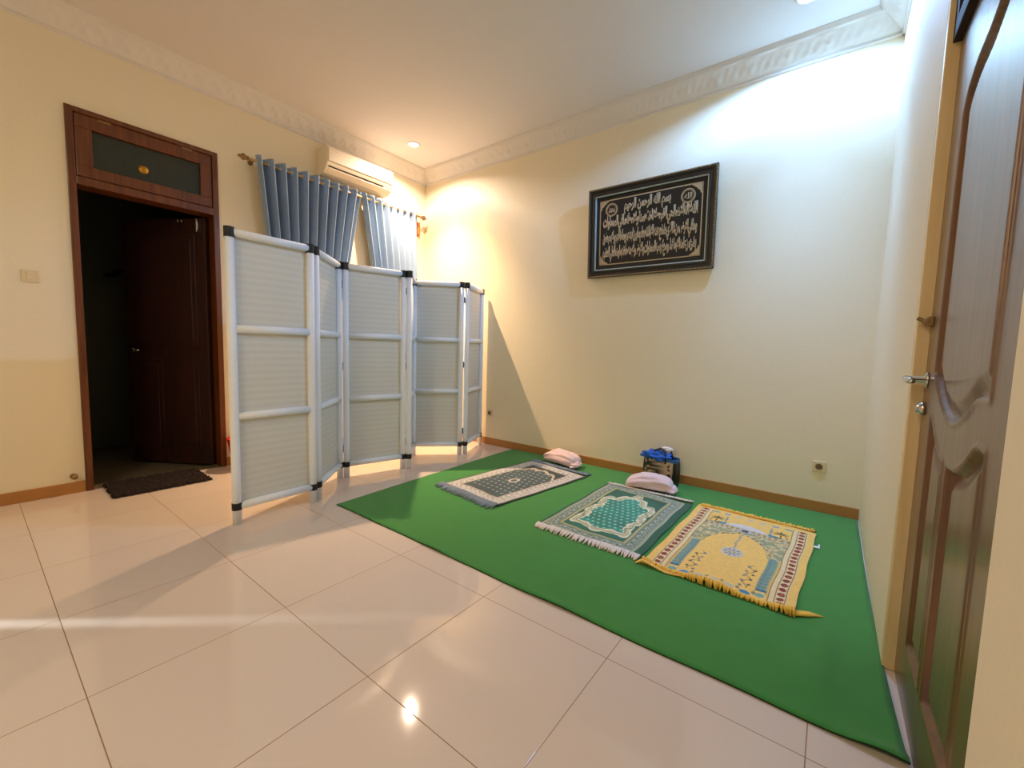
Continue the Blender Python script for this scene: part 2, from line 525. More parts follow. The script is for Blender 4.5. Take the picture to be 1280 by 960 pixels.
M['matt'] = wood('matt_dark_wood', (30, 14, 8), (46, 24, 13), 0.75, 0.0)
tsash = obj('transom_sash', tsb, M['matt'], d2e, bevel=0.003)
obj('transom_glass', tr, M['tint'], d2e)


def sdf(poly, U, V):
    """signed distance (negative inside) of points to polygon"""
    P = np.array(poly)
    Q = np.roll(P, -1, axis=0)
    d = np.full(U.shape, 1e9)
    inside = np.zeros(U.shape, bool)
    for (ax, ay), (bx, by) in zip(P, Q):
        ex, ey = bx - ax, by - ay
        t = np.clip(((U - ax) * ex + (V - ay) * ey) / (ex * ex + ey * ey + 1e-12), 0, 1)
        d = np.minimum(d, (U - ax - t * ex) ** 2 + (V - ay - t * ey) ** 2)
        c = ((ay > V) != (by > V)) & (U < (bx - ax) * (V - ay) / (by - ay + 1e-12) + ax)
        inside ^= c
    d = np.sqrt(d)
    return np.where(inside, -d, d)


def smooth_line(pts, n=8):
    """Catmull-Rom through 2D points"""
    p = [pts[0]] + list(pts) + [pts[-1]]
    out = []
    for i in range(1, len(p) - 2):
        for k in range(n):
            t = k / n
            out.append(tuple(0.5 * (2 * p[i][a] + (p[i + 1][a] - p[i - 1][a]) * t + (2 * p[i - 1][a] - 5 * p[i][a] + 4 * p[i + 1][a] - p[i + 2][a]) * t * t
                             + (3 * p[i][a] - p[i - 1][a] - 3 * p[i + 1][a] + p[i + 2][a]) * t ** 3) for a in (0, 1)))
    out.append(tuple(pts[-1]))
    return out


up_bot = smooth_line([(1.81, 1.085), (1.74, 1.035), (1.64, 0.985), (1.52, 0.968), (1.41, 1.0), (1.33, 1.042), (1.235, 1.052)])
up_top = smooth_line([(1.235, 2.045), (1.33, 2.03), (1.45, 1.985), (1.56, 1.945), (1.68, 1.925), (1.77, 1.885), (1.81, 1.835)])
lo_far = [(1.80, 0.205), (1.585, 0.205)] + smooth_line([(1.585, 0.845), (1.66, 0.862), (1.73, 0.905), (1.80, 0.95)])
lo_near = [(1.525, 0.205), (1.225, 0.205)] + smooth_line([(1.225, 0.935), (1.29, 0.935), (1.37, 0.885), (1.45, 0.852), (1.525, 0.845)])
yy = np.arange(RD0 + 0.022, 1.984, 0.0045)
zz = np.arange(0.008, LEAF_T + 0.001, 0.0055)
U, V = np.meshgrid(yy, zz, indexing='ij')
depth = np.zeros(U.shape)
for poly in (up_bot + up_top, lo_far, lo_near):
    s = sdf(poly, U, V)
    t = np.clip(-s, 0, None)
    g = np.where(t < 0.008, t / 0.008 * 0.016, np.where(t < 0.020, 0.016, np.where(t < 0.050, 0.016 - (t - 0.020) / 0.030 * 0.013, 0.003)))
    rim = 0.004 * np.exp(-((s - 0.008) / 0.006) ** 2)
    depth += np.where(s < 0, g, 0) - rim
FACE = 0.034
G = np.stack([FACE + depth, U - RD0, V], axis=-1)
lb = MB().grid(G)
lb.box((FACE + 0.024, yy[0] - RD0, zz[0]), (FACE + 0.042, yy[-1] - RD0, zz[-1]))
# rim closing the front sheet to the back board
for a, b in (((0, 0), (0, -1)), ((-1, 0), (-1, -1)), ((0, 0), (-1, 0)), ((0, -1), (-1, -1))):
    p, q = G[a], G[b]
    lb.add([tuple(p), tuple(q), (FACE + 0.03, q[1], q[2]), (FACE + 0.03, p[1], p[2])], [(0, 1, 2, 3)])
leaf2 = obj('door_leaf', lb, M['varnish'], d2e, smooth=True)
hb = MB()
yl = 1.93 - RD0
hb.lathe([(0.0, 0.0), (0.026, 0.0), (0.026, 0.006), (0.012, 0.010), (0.011, 0.048), (0.0, 0.050)], 20, mat=Matrix.Translation((FACE, yl, 1.058)) @ Matrix.Rotation(-PI / 2, 4, 'Y'))
hb.tube([(FACE - 0.046, yl + 0.006, 1.058), (FACE - 0.055, yl - 0.03, 1.06), (FACE - 0.055, yl - 0.075, 1.056), (FACE - 0.050, yl - 0.11, 1.056)], [0.010, 0.011, 0.010, 0.008], 14)
obj('lever_handle', hb, M['chrome'], leaf2, smooth=True)
hb = MB().lathe([(0.0, 0.0), (0.022, 0.0), (0.022, 0.01), (0.014, 0.022), (0.0, 0.024)], 20, mat=Matrix.Translation((FACE, yl, 0.962)) @ Matrix.Rotation(-PI / 2, 4, 'Y'))
obj('keyhole_rose', hb, M['chrome'], leaf2, smooth=True)
hb = MB().box((FACE - 0.014, 1.93 - RD0, 1.236), (FACE, 2.0 - RD0 - 0.022, 1.266)).tube([(FACE - 0.018, 1.92 - RD0, 1.251), (FACE - 0.018, 2.0 - RD0 - 0.02, 1.251)], 0.007).tube([(FACE - 0.018, 1.945 - RD0, 1.251), (FACE - 0.040, 1.945 - RD0, 1.262)], 0.006)
obj('slide_bolt', hb, M['gold'], leaf2, bevel=0.002)
for z in (0.45, 1.07, 1.75):
    obj('hinge', MB().tube([(FACE - 0.006, 0.028, z - 0.05), (FACE - 0.006, 0.028, z + 0.05)], 0.007).box((FACE - 0.003, 0.03, z - 0.05), (FACE + 0.001, 0.055, z + 0.05)), M['gold'], leaf2)

# ---------------------------------------------------------------- downlights
L1P = (-3.79, 3.10)
L2P = (-0.27, 3.245)


def downlight(pos, label, col, strength):
    r = empty('downlight', (pos[0], pos[1], H))
    tag(r, label, 'downlight')
    obj('trim_ring', MB().lathe([(0.050, -0.001), (0.052, -0.010), (0.066, -0.008), (0.072, 0.0)], 32), M['white'], r, smooth=True)
    obj('diffuser', MB().lathe([(0.0, -0.006), (0.03, -0.0065), (0.051, -0.005)], 32), emis('lamp_' + str(len(bpy.data.materials)), col, strength), r)
    return r


dl1 = downlight(L1P, 'glowing round ceiling downlight above the air conditioner corner', (1.0, 0.93, 0.80), 14)
dl2 = downlight(L2P, 'glowing round ceiling downlight above the wall beside the varnished door', (0.86, 0.95, 1.0), 14)


def spot(name, pos, col, power, ang, blend, rad=0.035, target=None, dz=0.03):
    l = bpy.data.lights.new(name, 'SPOT')
    l.color = col
    l.energy = power
    l.spot_size = math.radians(ang)
    l.spot_blend = blend
    l.shadow_soft_size = rad
    o = bpy.data.objects.new(name, l)
    COL.objects.link(o)
    o.location = (pos[0], pos[1], H - dz)
    return o


def photometry(o, stops):
    """lamp distribution by angle: stops are (degrees from straight down, relative intensity)"""
    l = o.data
    l.use_nodes = True
    nt = l.node_tree
    em = next(n for n in nt.nodes if n.type == 'EMISSION')
    g = nt.nodes.new('ShaderNodeNewGeometry')
    sp = nt.nodes.new('ShaderNodeSeparateXYZ')
    nt.links.new(g.outputs['Incoming'], sp.inputs[0])
    ab = nt.nodes.new('ShaderNodeMath'); ab.operation = 'ABSOLUTE'
    nt.links.new(sp.outputs['Z'], ab.inputs[0])
    rp = nt.nodes.new('ShaderNodeValToRGB')
    pts = sorted((math.cos(math.radians(d)), v) for d, v in stops)
    while len(rp.color_ramp.elements) < len(pts):
        rp.color_ramp.elements.new(0.5)
    for e, (p, v) in zip(rp.color_ramp.elements, pts):
        e.position = p
        e.color = (v, v, v, 1)
    nt.links.new(ab.outputs[0], rp.inputs['Fac'])
    nt.links.new(rp.outputs['Color'], em.inputs['Strength'])


BATWING = [(0, 1.30), (15, 1.10), (25, 0.58), (34, 0.34), (46, 0.40), (58, 0.82), (66, 0.82), (72, 0.5), (78, 0.0)]
FLOOD = [(0, 0.95), (25, 0.80), (36, 0.42), (44, 0.20), (52, 0.24), (60, 0.34), (68, 0.16), (76, 0.0)]
BEAM = [(0, 1.0), (26, 0.90), (34, 0.62), (40, 0.30), (46, 0.10), (54, 0.0)]
W1, W1N, W2, W3 = 225, 400, 200, 42
photometry(spot('light_corner', L1P, (1.0, 0.80, 0.72), W1, 160, 0.1, 0.022), FLOOD)
photometry(spot('light_corner_beam', L1P, (1.0, 0.60, 0.23), W1N, 120, 0.1, 0.022), BEAM)
photometry(spot('light_right', L2P, (0.25, 0.506, 1.0), W2, 160, 0.1), BATWING)
fill = bpy.data.lights.new('light_fill_behind', 'AREA')  # added fill light behind the camera, no lamp fixture there
fill.shape = 'DISK'
fill.size = 0.5
fill.energy = W3
fill.color = (1.0, 0.91, 0.68)
fo_ = bpy.data.objects.new('light_fill_behind', fill)
COL.objects.link(fo_)
fo_.location = (-1.1, -1.7, H - 0.04)

gap = bpy.data.lights.new('light_floor_streak', 'SPOT')  # added spot outside the left wall, throws the floor streak through the slit
gap.color = (0.80, 0.92, 1.0)
gap.energy = 1700
gap.spot_size = math.radians(25)
gap.spot_blend = 1.0
gap.shadow_soft_size = 0.015
go_ = bpy.data.objects.new('light_floor_streak', gap)
COL.objects.link(go_)
gp = Vector((XL - 1.6, -1.543 - 1.6 * 0.877, 1.75))
go_.location = gp
go_.rotation_euler = (Vector((-3.35, -0.69, 0.0)) - gp).to_track_quat('-Z', 'Y').to_euler()

# ---------------------------------------------------------------- folding screen
scr = empty('folding_screen', (-3.07, 2.35, 0))
tag(scr, 'white six-panel folding screen with woven grey infill standing zigzag before the curtains', 'folding screen')
PW, PH, PRD = 0.49, 1.795, 0.0250
RAILS = [0.113, 0.672, 1.205, PH - PRD]
SEGS = [((-2.865, 0.985), (-2.875, 1.470)), ((-2.905, 1.522), (-3.246, 1.893)), ((-3.228, 1.943), (-3.098, 2.430)),
        ((-3.060, 2.466), (-3.400, 2.800)), ((-3.400, 2.800), (-3.075, 3.150)), ((-3.050, 3.205), (-3.245, 3.655))]


def make_panel(p, q):
    dx, dy = q[0] - p[0], q[1] - p[1]
    wl = math.hypot(dx, dy)
    a = math.atan2(dy, dx)
    pan = MB()
    for x in (0, wl):
        pan.tube([(x, 0, 0), (x, 0, 0.3), (x, 0, 1.0), (x, 0, PH)], PRD, 16)
    for z in RAILS:
        pan.tube([(0.018, 0, z), (wl - 0.018, 0, z)], 0.0245, 12)
    po = obj('panel', pan, M['whiteframe'], scr, loc=(p[0] + 3.07, p[1] - 2.35, 0), rot=(0, 0, a), smooth=True)
    po.data.polygons.foreach_set('use_smooth', [len(f.vertices) == 4 for f in po.data.polygons])
    for i in range(3):
        inf = MB().box((0.004, 0.015, RAILS[i] + 0.004), (wl - 0.004, 0.021, RAILS[i + 1] - 0.004))
        obj('woven_infill', inf, M['weave'], po)
    for x, sg in ((0, 1), (wl, -1)):
        bt = MB().tube([(x, 0, PH - 0.056), (x, 0, PH + 0.003)], PRD + 0.003, 16)
        obj('corner_binding', bt, M['band'], po)
        bb = MB().tube([(x, 0, RAILS[0] - 0.022), (x, 0, RAILS[0] + 0.022)], PRD + 0.003, 16)
        obj('foot_binding', bb, M['band'], po)
    return po


panels = [make_panel(*s) for s in SEGS]
for z in (0.25, 0.95, 1.62):
    for (a, b) in ((SEGS[0][1], SEGS[1][0]), (SEGS[1][1], SEGS[2][0]), (SEGS[2][1], SEGS[3][0]), (SEGS[4][1], SEGS[5][0])):
        mx_, my_ = (a[0] + b[0]) / 2 + 3.07, (a[1] + b[1]) / 2 - 2.35
        an = math.atan2(b[1] - a[1], b[0] - a[0])
        m4 = Matrix.Translation((mx_, my_, z)) @ Matrix.Rotation(an, 4, 'Z')
        obj('hinge', MB().box((-0.022, -0.004, -0.03), (0.022, 0.004, 0.03), mat=m4), M['blackmet'], scr)

# ---------------------------------------------------------------- curtain rod and curtains
RX, RZ = XL + 0.095, 2.745
rod = empty('curtain_rod', (RX, 1.62, RZ))
tag(rod, 'thin gold curtain rod with carved finials below the air conditioner', 'curtain rod')
obj('pole', MB().tube([(0, 0, 0), (0, 1.96, 0)], 0.011, 14), M['rod'], rod, smooth=True)
for y, s in ((-0.0, -1), (1.96, 1)):
    fm = Matrix.Translation((0, y, 0)) @ Matrix.Rotation(-s * PI / 2, 4, 'X')
    fin = MB().lathe([(0.0, 0.0), (0.016, 0.0), (0.020, 0.008), (0.012, 0.016), (0.026, 0.030), (0.030, 0.042), (0.022, 0.054), (0.010, 0.066), (0.014, 0.074), (0.0, 0.09)], 16, mat=fm)
    obj('finial', fin, M['gold'], rod, smooth=True)
for y in (0.05, 1.91):
    br = MB().tube([(0, y, 0), (-0.03, y, 0.0), (-0.082, y, 0.0)], 0.007).lathe([(0.0, 0.006), (0.022, 0.006), (0.022, 0.0)], 16, mat=Matrix.Translation((-0.0945, y, 0)) @ Matrix.Rotation(PI / 2, 4, 'Y'))
    obj('bracket', br, M['gold'], rod)
bk = empty('wall_hook', (XL, 3.60, 2.53))
tag(bk, 'small orange block on the wall just right of the curtain rod end', 'wall hook')
obj('block', MB().box((0, -0.02, 0.02), (0.03, 0.02, 0.17)), mat('orange_wood', (226, 128, 62), 0.4), bk, bevel=0.004)
obj('knob', MB().lathe([(0.0, 0.0), (0.012, 0.004), (0.015, 0.016), (0.008, 0.028)], 14, mat=Matrix.Translation((0.016, 0, -0.006))), mat('orange_wood_knob', (176, 92, 44), 0.4), bk, smooth=True)


def curtain(name, label, y_top, y_mid, y_bot, n, seed, ztop=2.79, zbot=0.95, amp=0.056):
    rs = np.random.RandomState(seed)
    S, K = n * 20 + 1, 60
    s = np.linspace(0, 1, S)
    t = np.linspace(0, 1, K)
    warp = s + 0.020 * np.sin(2 * PI * 2.3 * s + seed) * (1 - s) * s * 4
    P = np.zeros((K, S, 3))
    phs = rs.uniform(-0.5, 0.5, 6)
    for i, tt in enumerate(t):
        z = ztop + (zbot - ztop) * tt
        k1 = min(1, (ztop - z) / (ztop - 2.03))
        k2 = max(0, (2.03 - z) / (2.03 - zbot))
        a = y_top[0] + (y_mid[0] - y_top[0]) * k1 + (y_bot[0] - y_mid[0]) * k2
        b = y_top[1] + (y_mid[1] - y_top[1]) * k1 + (y_bot[1] - y_mid[1]) * k2
        am = amp * (1 - 0.20 * tt) * (1 + 0.18 * np.sin(2 * PI * 1.7 * s + phs[3] * 4) * tt)
        ph = 2 * PI * n * warp + phs[0] + 0.35 * tt * np.sin(2 * PI * 1.5 * s + phs[1])
        wv = np.sin(ph)
        wv = np.sign(wv) * np.abs(wv) ** 0.8
        P[i, :, 0] = RX - XL + am * wv + 0.006 * np.sin(3 * ph + tt * 4 + phs[2]) * tt
        P[i, :, 1] = a + (b - a) * warp + 0.35 * (b - a) / n / 2 / PI * np.sin(2 * ph) * 0.8
        P[i, :, 2] = z + 0.006 * np.cos(ph) * (1 - tt)
    P[:, :, 0] = np.maximum(P[:, :, 0], 0.018)
    root = empty('curtain', (XL, 0, 0))
    tag(root, label, 'curtain', 'blue-grey curtains on the gold rod')
    c = obj('cloth', MB().grid(P), M['curtain'], root, smooth=True)
    m = c.modifiers.new('thickness', 'SOLIDIFY')
    m.thickness = 0.0025
    # eyelet rings where the cloth crosses the rod
    for k in range(2 * n):
        phk = PI * k - phs[0]
        sk_ = phk / (2 * PI * n)
        if 0.01 < sk_ < 0.99:
            y = y_top[0] + (y_top[1] - y_top[0]) * sk_
            ring = [(RX - XL + 0.020 * math.cos(q), y, RZ + 0.020 * math.sin(q)) for q in np.linspace(0, 2 * PI, 17)]
            obj('eyelet', MB().tube(ring, 0.0035, 6, cap=False), M['chrome'], root)
    return root


curtain('curtain', 'blue-grey pleated curtain panel nearer the doorway, hanging behind the tallest screen panels', (1.675, 2.735), (1.755, 2.600), (1.83, 2.35), 10, 3)
curtain('curtain', 'narrower blue-grey curtain panel nearer the room corner, below the air conditioner end', (2.745, 3.520), (2.865, 3.540), (2.98, 3.54), 8, 5, amp=0.042)

# ---------------------------------------------------------------- air conditioner
ac = empty('air_conditioner', (XL, 2.29, 2.845))
tag(ac, 'cream wall air conditioner mounted above the curtain rod', 'air conditioner')
AW, AH, AD = 0.79, 0.265, 0.20
prof = [(0, 0), (0.055, -0.004), (0.12, 0.008), (0.165, 0.040), (0.190, 0.078), (AD, 0.10), (AD, 0.215), (0.192, 0.245), (0.172, AH), (0, AH)]
body = MB()
body.add([(x, 0, z) for x, z in prof] + [(x, AW, z) for x, z in prof],
         [tuple(range(len(prof))), tuple(range(len(prof), 2 * len(prof)))[::-1]] + [(i, (i + 1) % len(prof), (i + 1) % len(prof) + len(prof), i + len(prof)) for i in range(len(prof))])
acb = obj('body', body, M['acwhite'], ac, bevel=0.008, seg=3)
obj('front_panel', MB().box((AD + 0.0005, 0.012, 0.105), (AD + 0.010, AW - 0.012, 0.235)), M['acwhite'], ac, bevel=0.006, seg=3)
nv, tv = Vector((0.038, 0, -0.025)).normalized(), Vector((0.025, 0, 0.038)).normalized()
pc = Vector((0.179, 0, 0.0605))
sl = []
for yv in (0.025, AW - 0.12):
    for k1, k2 in ((-0.006, -0.012), (-0.006, 0.0015), (0.007, 0.0015), (0.007, -0.012)):
        q = pc + tv * k1 + nv * k2
        sl.append((q.x, yv, q.z))
obj('outlet_slot', MB().add(sl, [(0, 1, 2, 3), (7, 6, 5, 4), (0, 4, 5, 1), (1, 5, 6, 2), (2, 6, 7, 3), (3, 7, 4, 0)]), M['acdark'], ac)
obj('air_flap', MB().box((-0.005, 0.03, -0.030), (0.006, AW - 0.06, 0.028), mat=Matrix.Translation((0.150, 0, 0.033)) @ Matrix.Rotation(math.radians(52), 4, 'Y')), M['acwhite'], ac, bevel=0.003)
obj('status_light', MB().box((AD + 0.010, AW - 0.09, 0.115), (AD + 0.011, AW - 0.05, 0.128)), M['acdark'], ac)

# ---------------------------------------------------------------- framed calligraphy
PWD, PHT, PD = 1.115, 0.802, 0.045
pic = empty('framed_calligraphy', (-1.368, YB - 0.012, 1.818))
pic.rotation_euler = (math.radians(3.2), math.radians(0.3), 0)
tag(pic, 'black and gold framed Arabic calligraphy panel hanging on the back wall', 'framed calligraphy')


def ring(mb, x0, x1, z0, z1, wdt, ya, yb, m=0):
    """mitred rectangular ring in the xz plane between depths ya (back) and yb (front)"""
    o = [(x0, z0), (x1, z0), (x1, z1), (x0, z1)]
    i = [(x0 + wdt, z0 + wdt), (x1 - wdt, z0 + wdt), (x1 - wdt, z1 - wdt), (x0 + wdt, z1 - wdt)]
    vs = [(x, ya, z) for x, z in o] + [(x, ya, z) for x, z in i] + [(x, yb, z) for x, z in o] + [(x, yb, z) for x, z in i]
    fs = []
    for k in range(4):
        k2 = (k + 1) % 4
        fs += [(k, k2, k2 + 4, k + 4), (k + 8, k2 + 8, k2 + 12, k + 12), (k, k2, k2 + 8, k + 8), (k + 4, k2 + 4, k2 + 12, k + 12)]
    return mb.add(vs, fs, m)


hw = PWD / 2
fr = MB()
ring(fr, -hw, hw, 0, PHT, 0.030, 0.0, -0.036)
ring(fr, -hw + 0.028, hw - 0.028, 0.028, PHT - 0.028, 0.020, 0.0, -0.026)
ring(fr, -hw + 0.046, hw - 0.046, 0.046, PHT - 0.046, 0.020, 0.0, -0.032)
frame = obj('frame', fr, M['picframe'], pic, bevel=0.004)
# beaded gilt edge on the outer moulding
bd = MB()
per = []
for x in np.arange(-hw + 0.008, hw - 0.004, 0.0165):
    per += [(x, 0.009), (x, PHT - 0.009)]
for z in np.arange(0.02, PHT - 0.015, 0.0165):
    per += [(-hw + 0.009, z), (hw - 0.009, z)]
for x, z in per:
    bd.lathe([(0.0075, 0.0), (0.006, 0.004), (0.003, 0.006), (0.0, 0.0065)], 8, mat=Matrix.Translation((x, -0.036, z)) @ Matrix.Rotation(PI / 2, 4, 'X'))
obj('beaded_edge', bd, M['gold'], frame, smooth=True)
iw = 0.066
fl = MB()
ring(fl, -hw + iw, hw - iw, iw, PHT - iw, 0.009, 0.0, -0.024)
obj('silver_fillet', fl, M['silver'], frame)
pan = obj('backing_panel', MB().box((-hw + 0.03, -0.010, 0.03), (hw - 0.03, -0.002, PHT - 0.03)), M['picblack'], pic)
# gilt border line with notched corner pieces
gx, gz0_, gz1_ = hw - 0.108, 0.112, PHT - 0.112
bdz = MB()
ring(bdz, -gx, gx, gz0_, gz1_, 0.009, -0.009, -0.0125)
for sx in (-1, 1):
    for cz, sz in ((gz0_, 1), (gz1_, -1)):
        pts = [(0, 0), (0.085, 0)]
        pts += [(0.085 - 0.02 * math.sin(q) - 0.0, 0.018 + 0.012 * (1 - math.cos(q))) for q in np.linspace(0, PI / 2, 5)]
        pts += [(0.018 + 0.045 * math.cos(q) * 0.9 + 0.0, 0.075 - 0.045 * math.sin(q)) for q in np.linspace(PI * 0.30, PI * 0.02, 1)]
        pts += [(0.052, 0.036), (0.040, 0.052), (0.026, 0.060), (0.018, 0.085), (0, 0.085)]
        mm = Matrix(((sx, 0, 0, -sx * gx), (0, 0, -1, -0.009), (0, sz, 0, cz), (0, 0, 0, 1)))
        bdz.prism(pts, 0.0, 0.0035, mat=mm)
obj('gilt_border', bdz, M['goldpaint'], pan)

# Arabic letter shaping: (isolated, final, initial, medial)
AR = {'ا': (0xFE8D, 0xFE8E, None, None), 'ب': (0xFE8F, 0xFE90, 0xFE91, 0xFE92), 'ة': (0xFE93, 0xFE94, None, None), 'ت': (0xFE95, 0xFE96, 0xFE97, 0xFE98),
      'ح': (0xFEA1, 0xFEA2, 0xFEA3, 0xFEA4), 'خ': (0xFEA5, 0xFEA6, 0xFEA7, 0xFEA8), 'د': (0xFEA9, 0xFEAA, None, None), 'ذ': (0xFEAB, 0xFEAC, None, None),
      'ر': (0xFEAD, 0xFEAE, None, None), 'س': (0xFEB1, 0xFEB2, 0xFEB3, 0xFEB4), 'ش': (0xFEB5, 0xFEB6, 0xFEB7, 0xFEB8), 'ض': (0xFEBD, 0xFEBE, 0xFEBF, 0xFEC0),
      'ط': (0xFEC1, 0xFEC2, 0xFEC3, 0xFEC4), 'ظ': (0xFEC5, 0xFEC6, 0xFEC7, 0xFEC8), 'ع': (0xFEC9, 0xFECA, 0xFECB, 0xFECC), 'ف': (0xFED1, 0xFED2, 0xFED3, 0xFED4), 'ق': (0xFED5, 0xFED6, 0xFED7, 0xFED8),
      'ك': (0xFED9, 0xFEDA, 0xFEDB, 0xFEDC), 'ل': (0xFEDD, 0xFEDE, 0xFEDF, 0xFEE0), 'م': (0xFEE1, 0xFEE2, 0xFEE3, 0xFEE4), 'ن': (0xFEE5, 0xFEE6, 0xFEE7, 0xFEE8),
      'ه': (0xFEE9, 0xFEEA, 0xFEEB, 0xFEEC), 'و': (0xFEED, 0xFEEE, None, None), 'ي': (0xFEF1, 0xFEF2, 0xFEF3, 0xFEF4), 'ء': (0xFE80, None, None, None),
      'ئ': (0xFE89, 0xFE8A, 0xFE8B, 0xFE8C)}


def shape_word(wd):
    out = []
    i = 0
    prev_join = False
    while i < len(wd):
        c = wd[i]
        if c == 'ل' and i + 1 < len(wd) and wd[i + 1] == 'ا':
            out.append(chr(0xFEFC if prev_join else 0xFEFB))
            prev_join = False
            i += 2
            continue
        f = AR[c]
        nxt = i + 1 < len(wd) and AR[wd[i + 1]][1] is not None
        can = f[2] is not None
        if prev_join and can and nxt:
            g = f[3]
        elif prev_join:
            g = f[1]
        elif can and nxt:
            g = f[2]
        else:
            g = f[0]
        out.append(chr(g))
        prev_join = can and nxt
        i += 1
    return ''.join(out[::-1])


def shape(text, sep=' '):
    return sep.join(shape_word(x) for x in text.split()[::-1])


def lettering(text, x0, x1, z0, z1, name, parent, y=-0.010, thick=0.003, shaped=True, off=0.004, sep=' '):
    c = bpy.data.curves.new(name, 'FONT')
    c.body = shape(text, sep) if shaped else text
    c.size = 1.0
    c.offset = off
    c.resolution_u = 3
    t = bpy.data.objects.new(name, c)
    COL.objects.link(t)
    dg = bpy.context.evaluated_depsgraph_get()
    me = bpy.data.meshes.new_from_object(t.evaluated_get(dg))
    bpy.data.objects.remove(t)
    n = len(me.vertices)
    co = np.zeros(n * 3)
    me.vertices.foreach_get('co', co)
    co = co.reshape(-1, 3)
    lo, hi = co.min(0), co.max(0)
    q = np.zeros_like(co)
    q[:, 0] = x0 + (co[:, 0] - lo[0]) / (hi[0] - lo[0]) * (x1 - x0)
    q[:, 2] = z0 + (co[:, 1] - lo[1]) / (hi[1] - lo[1]) * (z1 - z0)
    q[:, 1] = y
    me.vertices.foreach_set('co', q.ravel())
    me.materials.clear()
    me.materials.append(M['goldpaint'])
    me.update()
    o = bpy.data.objects.new(name, me)
    COL.objects.link(o)
    o.parent = parent
    m = o.modifiers.new('relief', 'SOLIDIFY')
    m.thickness = thick
    m.offset = 0
    return o


lettering('بسم الله الرحمن الرحيم', -0.215, 0.195, 0.540, 0.672, 'calligraphy', pan, off=0.045)
L_A = 'الله لا اله الا هو الحي القيوم لا تاخذه سنة ولا نوم له ما في السماوات'
L_B = 'وما في الارض من ذا الذي يشفع عنده الا باذنه يعلم ما بين ايديهم وما خلفهم ولا يحيطون'
L_C = 'بشئ من علمه الا بما شاء وسع كرسيه السماوات والارض ولا يؤده حفظهما وهو العلي العظيم'.replace('ؤ', 'و')
for tx, za, zb in ((L_A, 0.402, 0.552), (L_B, 0.268, 0.418), (L_C, 0.134, 0.284)):
    lettering(tx, -gx + 0.035, gx - 0.035, za, zb, 'calligraphy', pan, off=0.055, sep='')
for cx, wd in ((gx - 0.115, 'الله'), (-gx + 0.115, 'محمد')):
    cz = 0.600
    md = MB()
    for r0, r1 in ((0.050, 0.058), (0.043, 0.046)):
        md.lathe([(r0, 0), (r0, 0.0035), (r1, 0.0035), (r1, 0)], 32, mat=Matrix.Translation((cx, -0.009, cz)) @ Matrix.Rotation(PI / 2, 4, 'X'))
    mo = obj('medallion', md, M['goldpaint'], pan)
    lettering(wd, cx - 0.03, cx + 0.03, cz - 0.024, cz + 0.026, 'calligraphy', mo, off=0.02)

# ---------------------------------------------------------------- wall fittings
def outlet(x, z, label):
    r = empty('wall_outlet', (x, YB, z))
    tag(r, label, 'wall outlet')
    obj('plate', MB().box((-0.040, -0.010, -0.040), (0.040, 0, 0.040)), M['pvc'], r, bevel=0.004)
    rm = Matrix.Translation((0, -0.010, 0)) @ Matrix.Rotation(PI / 2, 4, 'X')
    so = obj('socket', MB().lathe([(0.022, 0.0), (0.022, 0.004), (0.019, 0.004), (0.018, 0.001), (0.0, 0.001)], 24, mat=rm), mat('socket_shadow', (120, 96, 66), 0.5), r)
    obj('pin_hole', MB().tube([(-0.008, -0.0095, 0), (-0.008, -0.0125, 0)], 0.003, 8).tube([(0.008, -0.0095, 0), (0.008, -0.0125, 0)], 0.003, 8), M['acdark'], so)
    return r


outlet(-0.022, 0.335, 'cream single wall outlet low on the wall behind the yellow prayer rug')
o2 = outlet(-3.150, 0.375, 'small outlet low on the wall beside the end of the folding screen')
sw = empty('light_switch', (XL, 0.302, 1.530))
tag(sw, 'square cream light switch on the wall left of the doorway', 'light switch')
obj('plate', MB().box((0, -0.042, -0.042), (0.008, 0.042, 0.042)), M['pvc'], sw, bevel=0.004)
obj('rocker', MB().box((0.008, -0.016, -0.026), (0.012, 0.016, 0.026)), M['pvc'], sw, bevel=0.002)
ds = empty('door_stopper', (XL, 0.446, 0.125))
tag(ds, 'small brass door stopper on the wall beside the doorway foot', 'door stopper')
obj('stem', MB().lathe([(0.020, 0.0), (0.020, 0.006), (0.009, 0.010), (0.009, 0.034)], 16, mat=Matrix.Rotation(PI / 2, 4, 'Y')), M['gold'], ds, smooth=True)
obj('buffer', MB().lathe([(0.0, 0.034), (0.017, 0.034), (0.018, 0.044), (0.014, 0.052), (0.0, 0.054)], 16, mat=Matrix.Rotation(PI / 2, 4, 'Y')), M['gold'], ds, smooth=True)

# ---------------------------------------------------------------- doormat and bucket
dm = MB()
nx, ny = 44, 60
mx0, mx1, my0, my1 = -0.215, 0.225, -0.295, 0.295
P = np.zeros((nx, ny, 3))
for i in range(nx):
    for j in range(ny):
        u, v = i / (nx - 1), j / (ny - 1)
        e = min(u, 1 - u, v, 1 - v)
        P[i, j] = (mx0 + (mx1 - mx0) * u + rng.uniform(-0.004, 0.004) * (1 + 2 * (e < 0.02)), my0 + (my1 - my0) * v + rng.uniform(-0.004, 0.004) * (1 + 2 * (e < 0.02)),
                   (0.004 if e < 0.001 else 0.020 + rng.uniform(-0.005, 0.006)))
dm.grid(P)
om = obj('doormat', dm, M['mat'], loc=(-4.165, 0.895, 0), rot=(0, 0, math.radians(-1.5)))
tag(om, 'dark brown shaggy doormat lying across the open doorway', 'doormat')

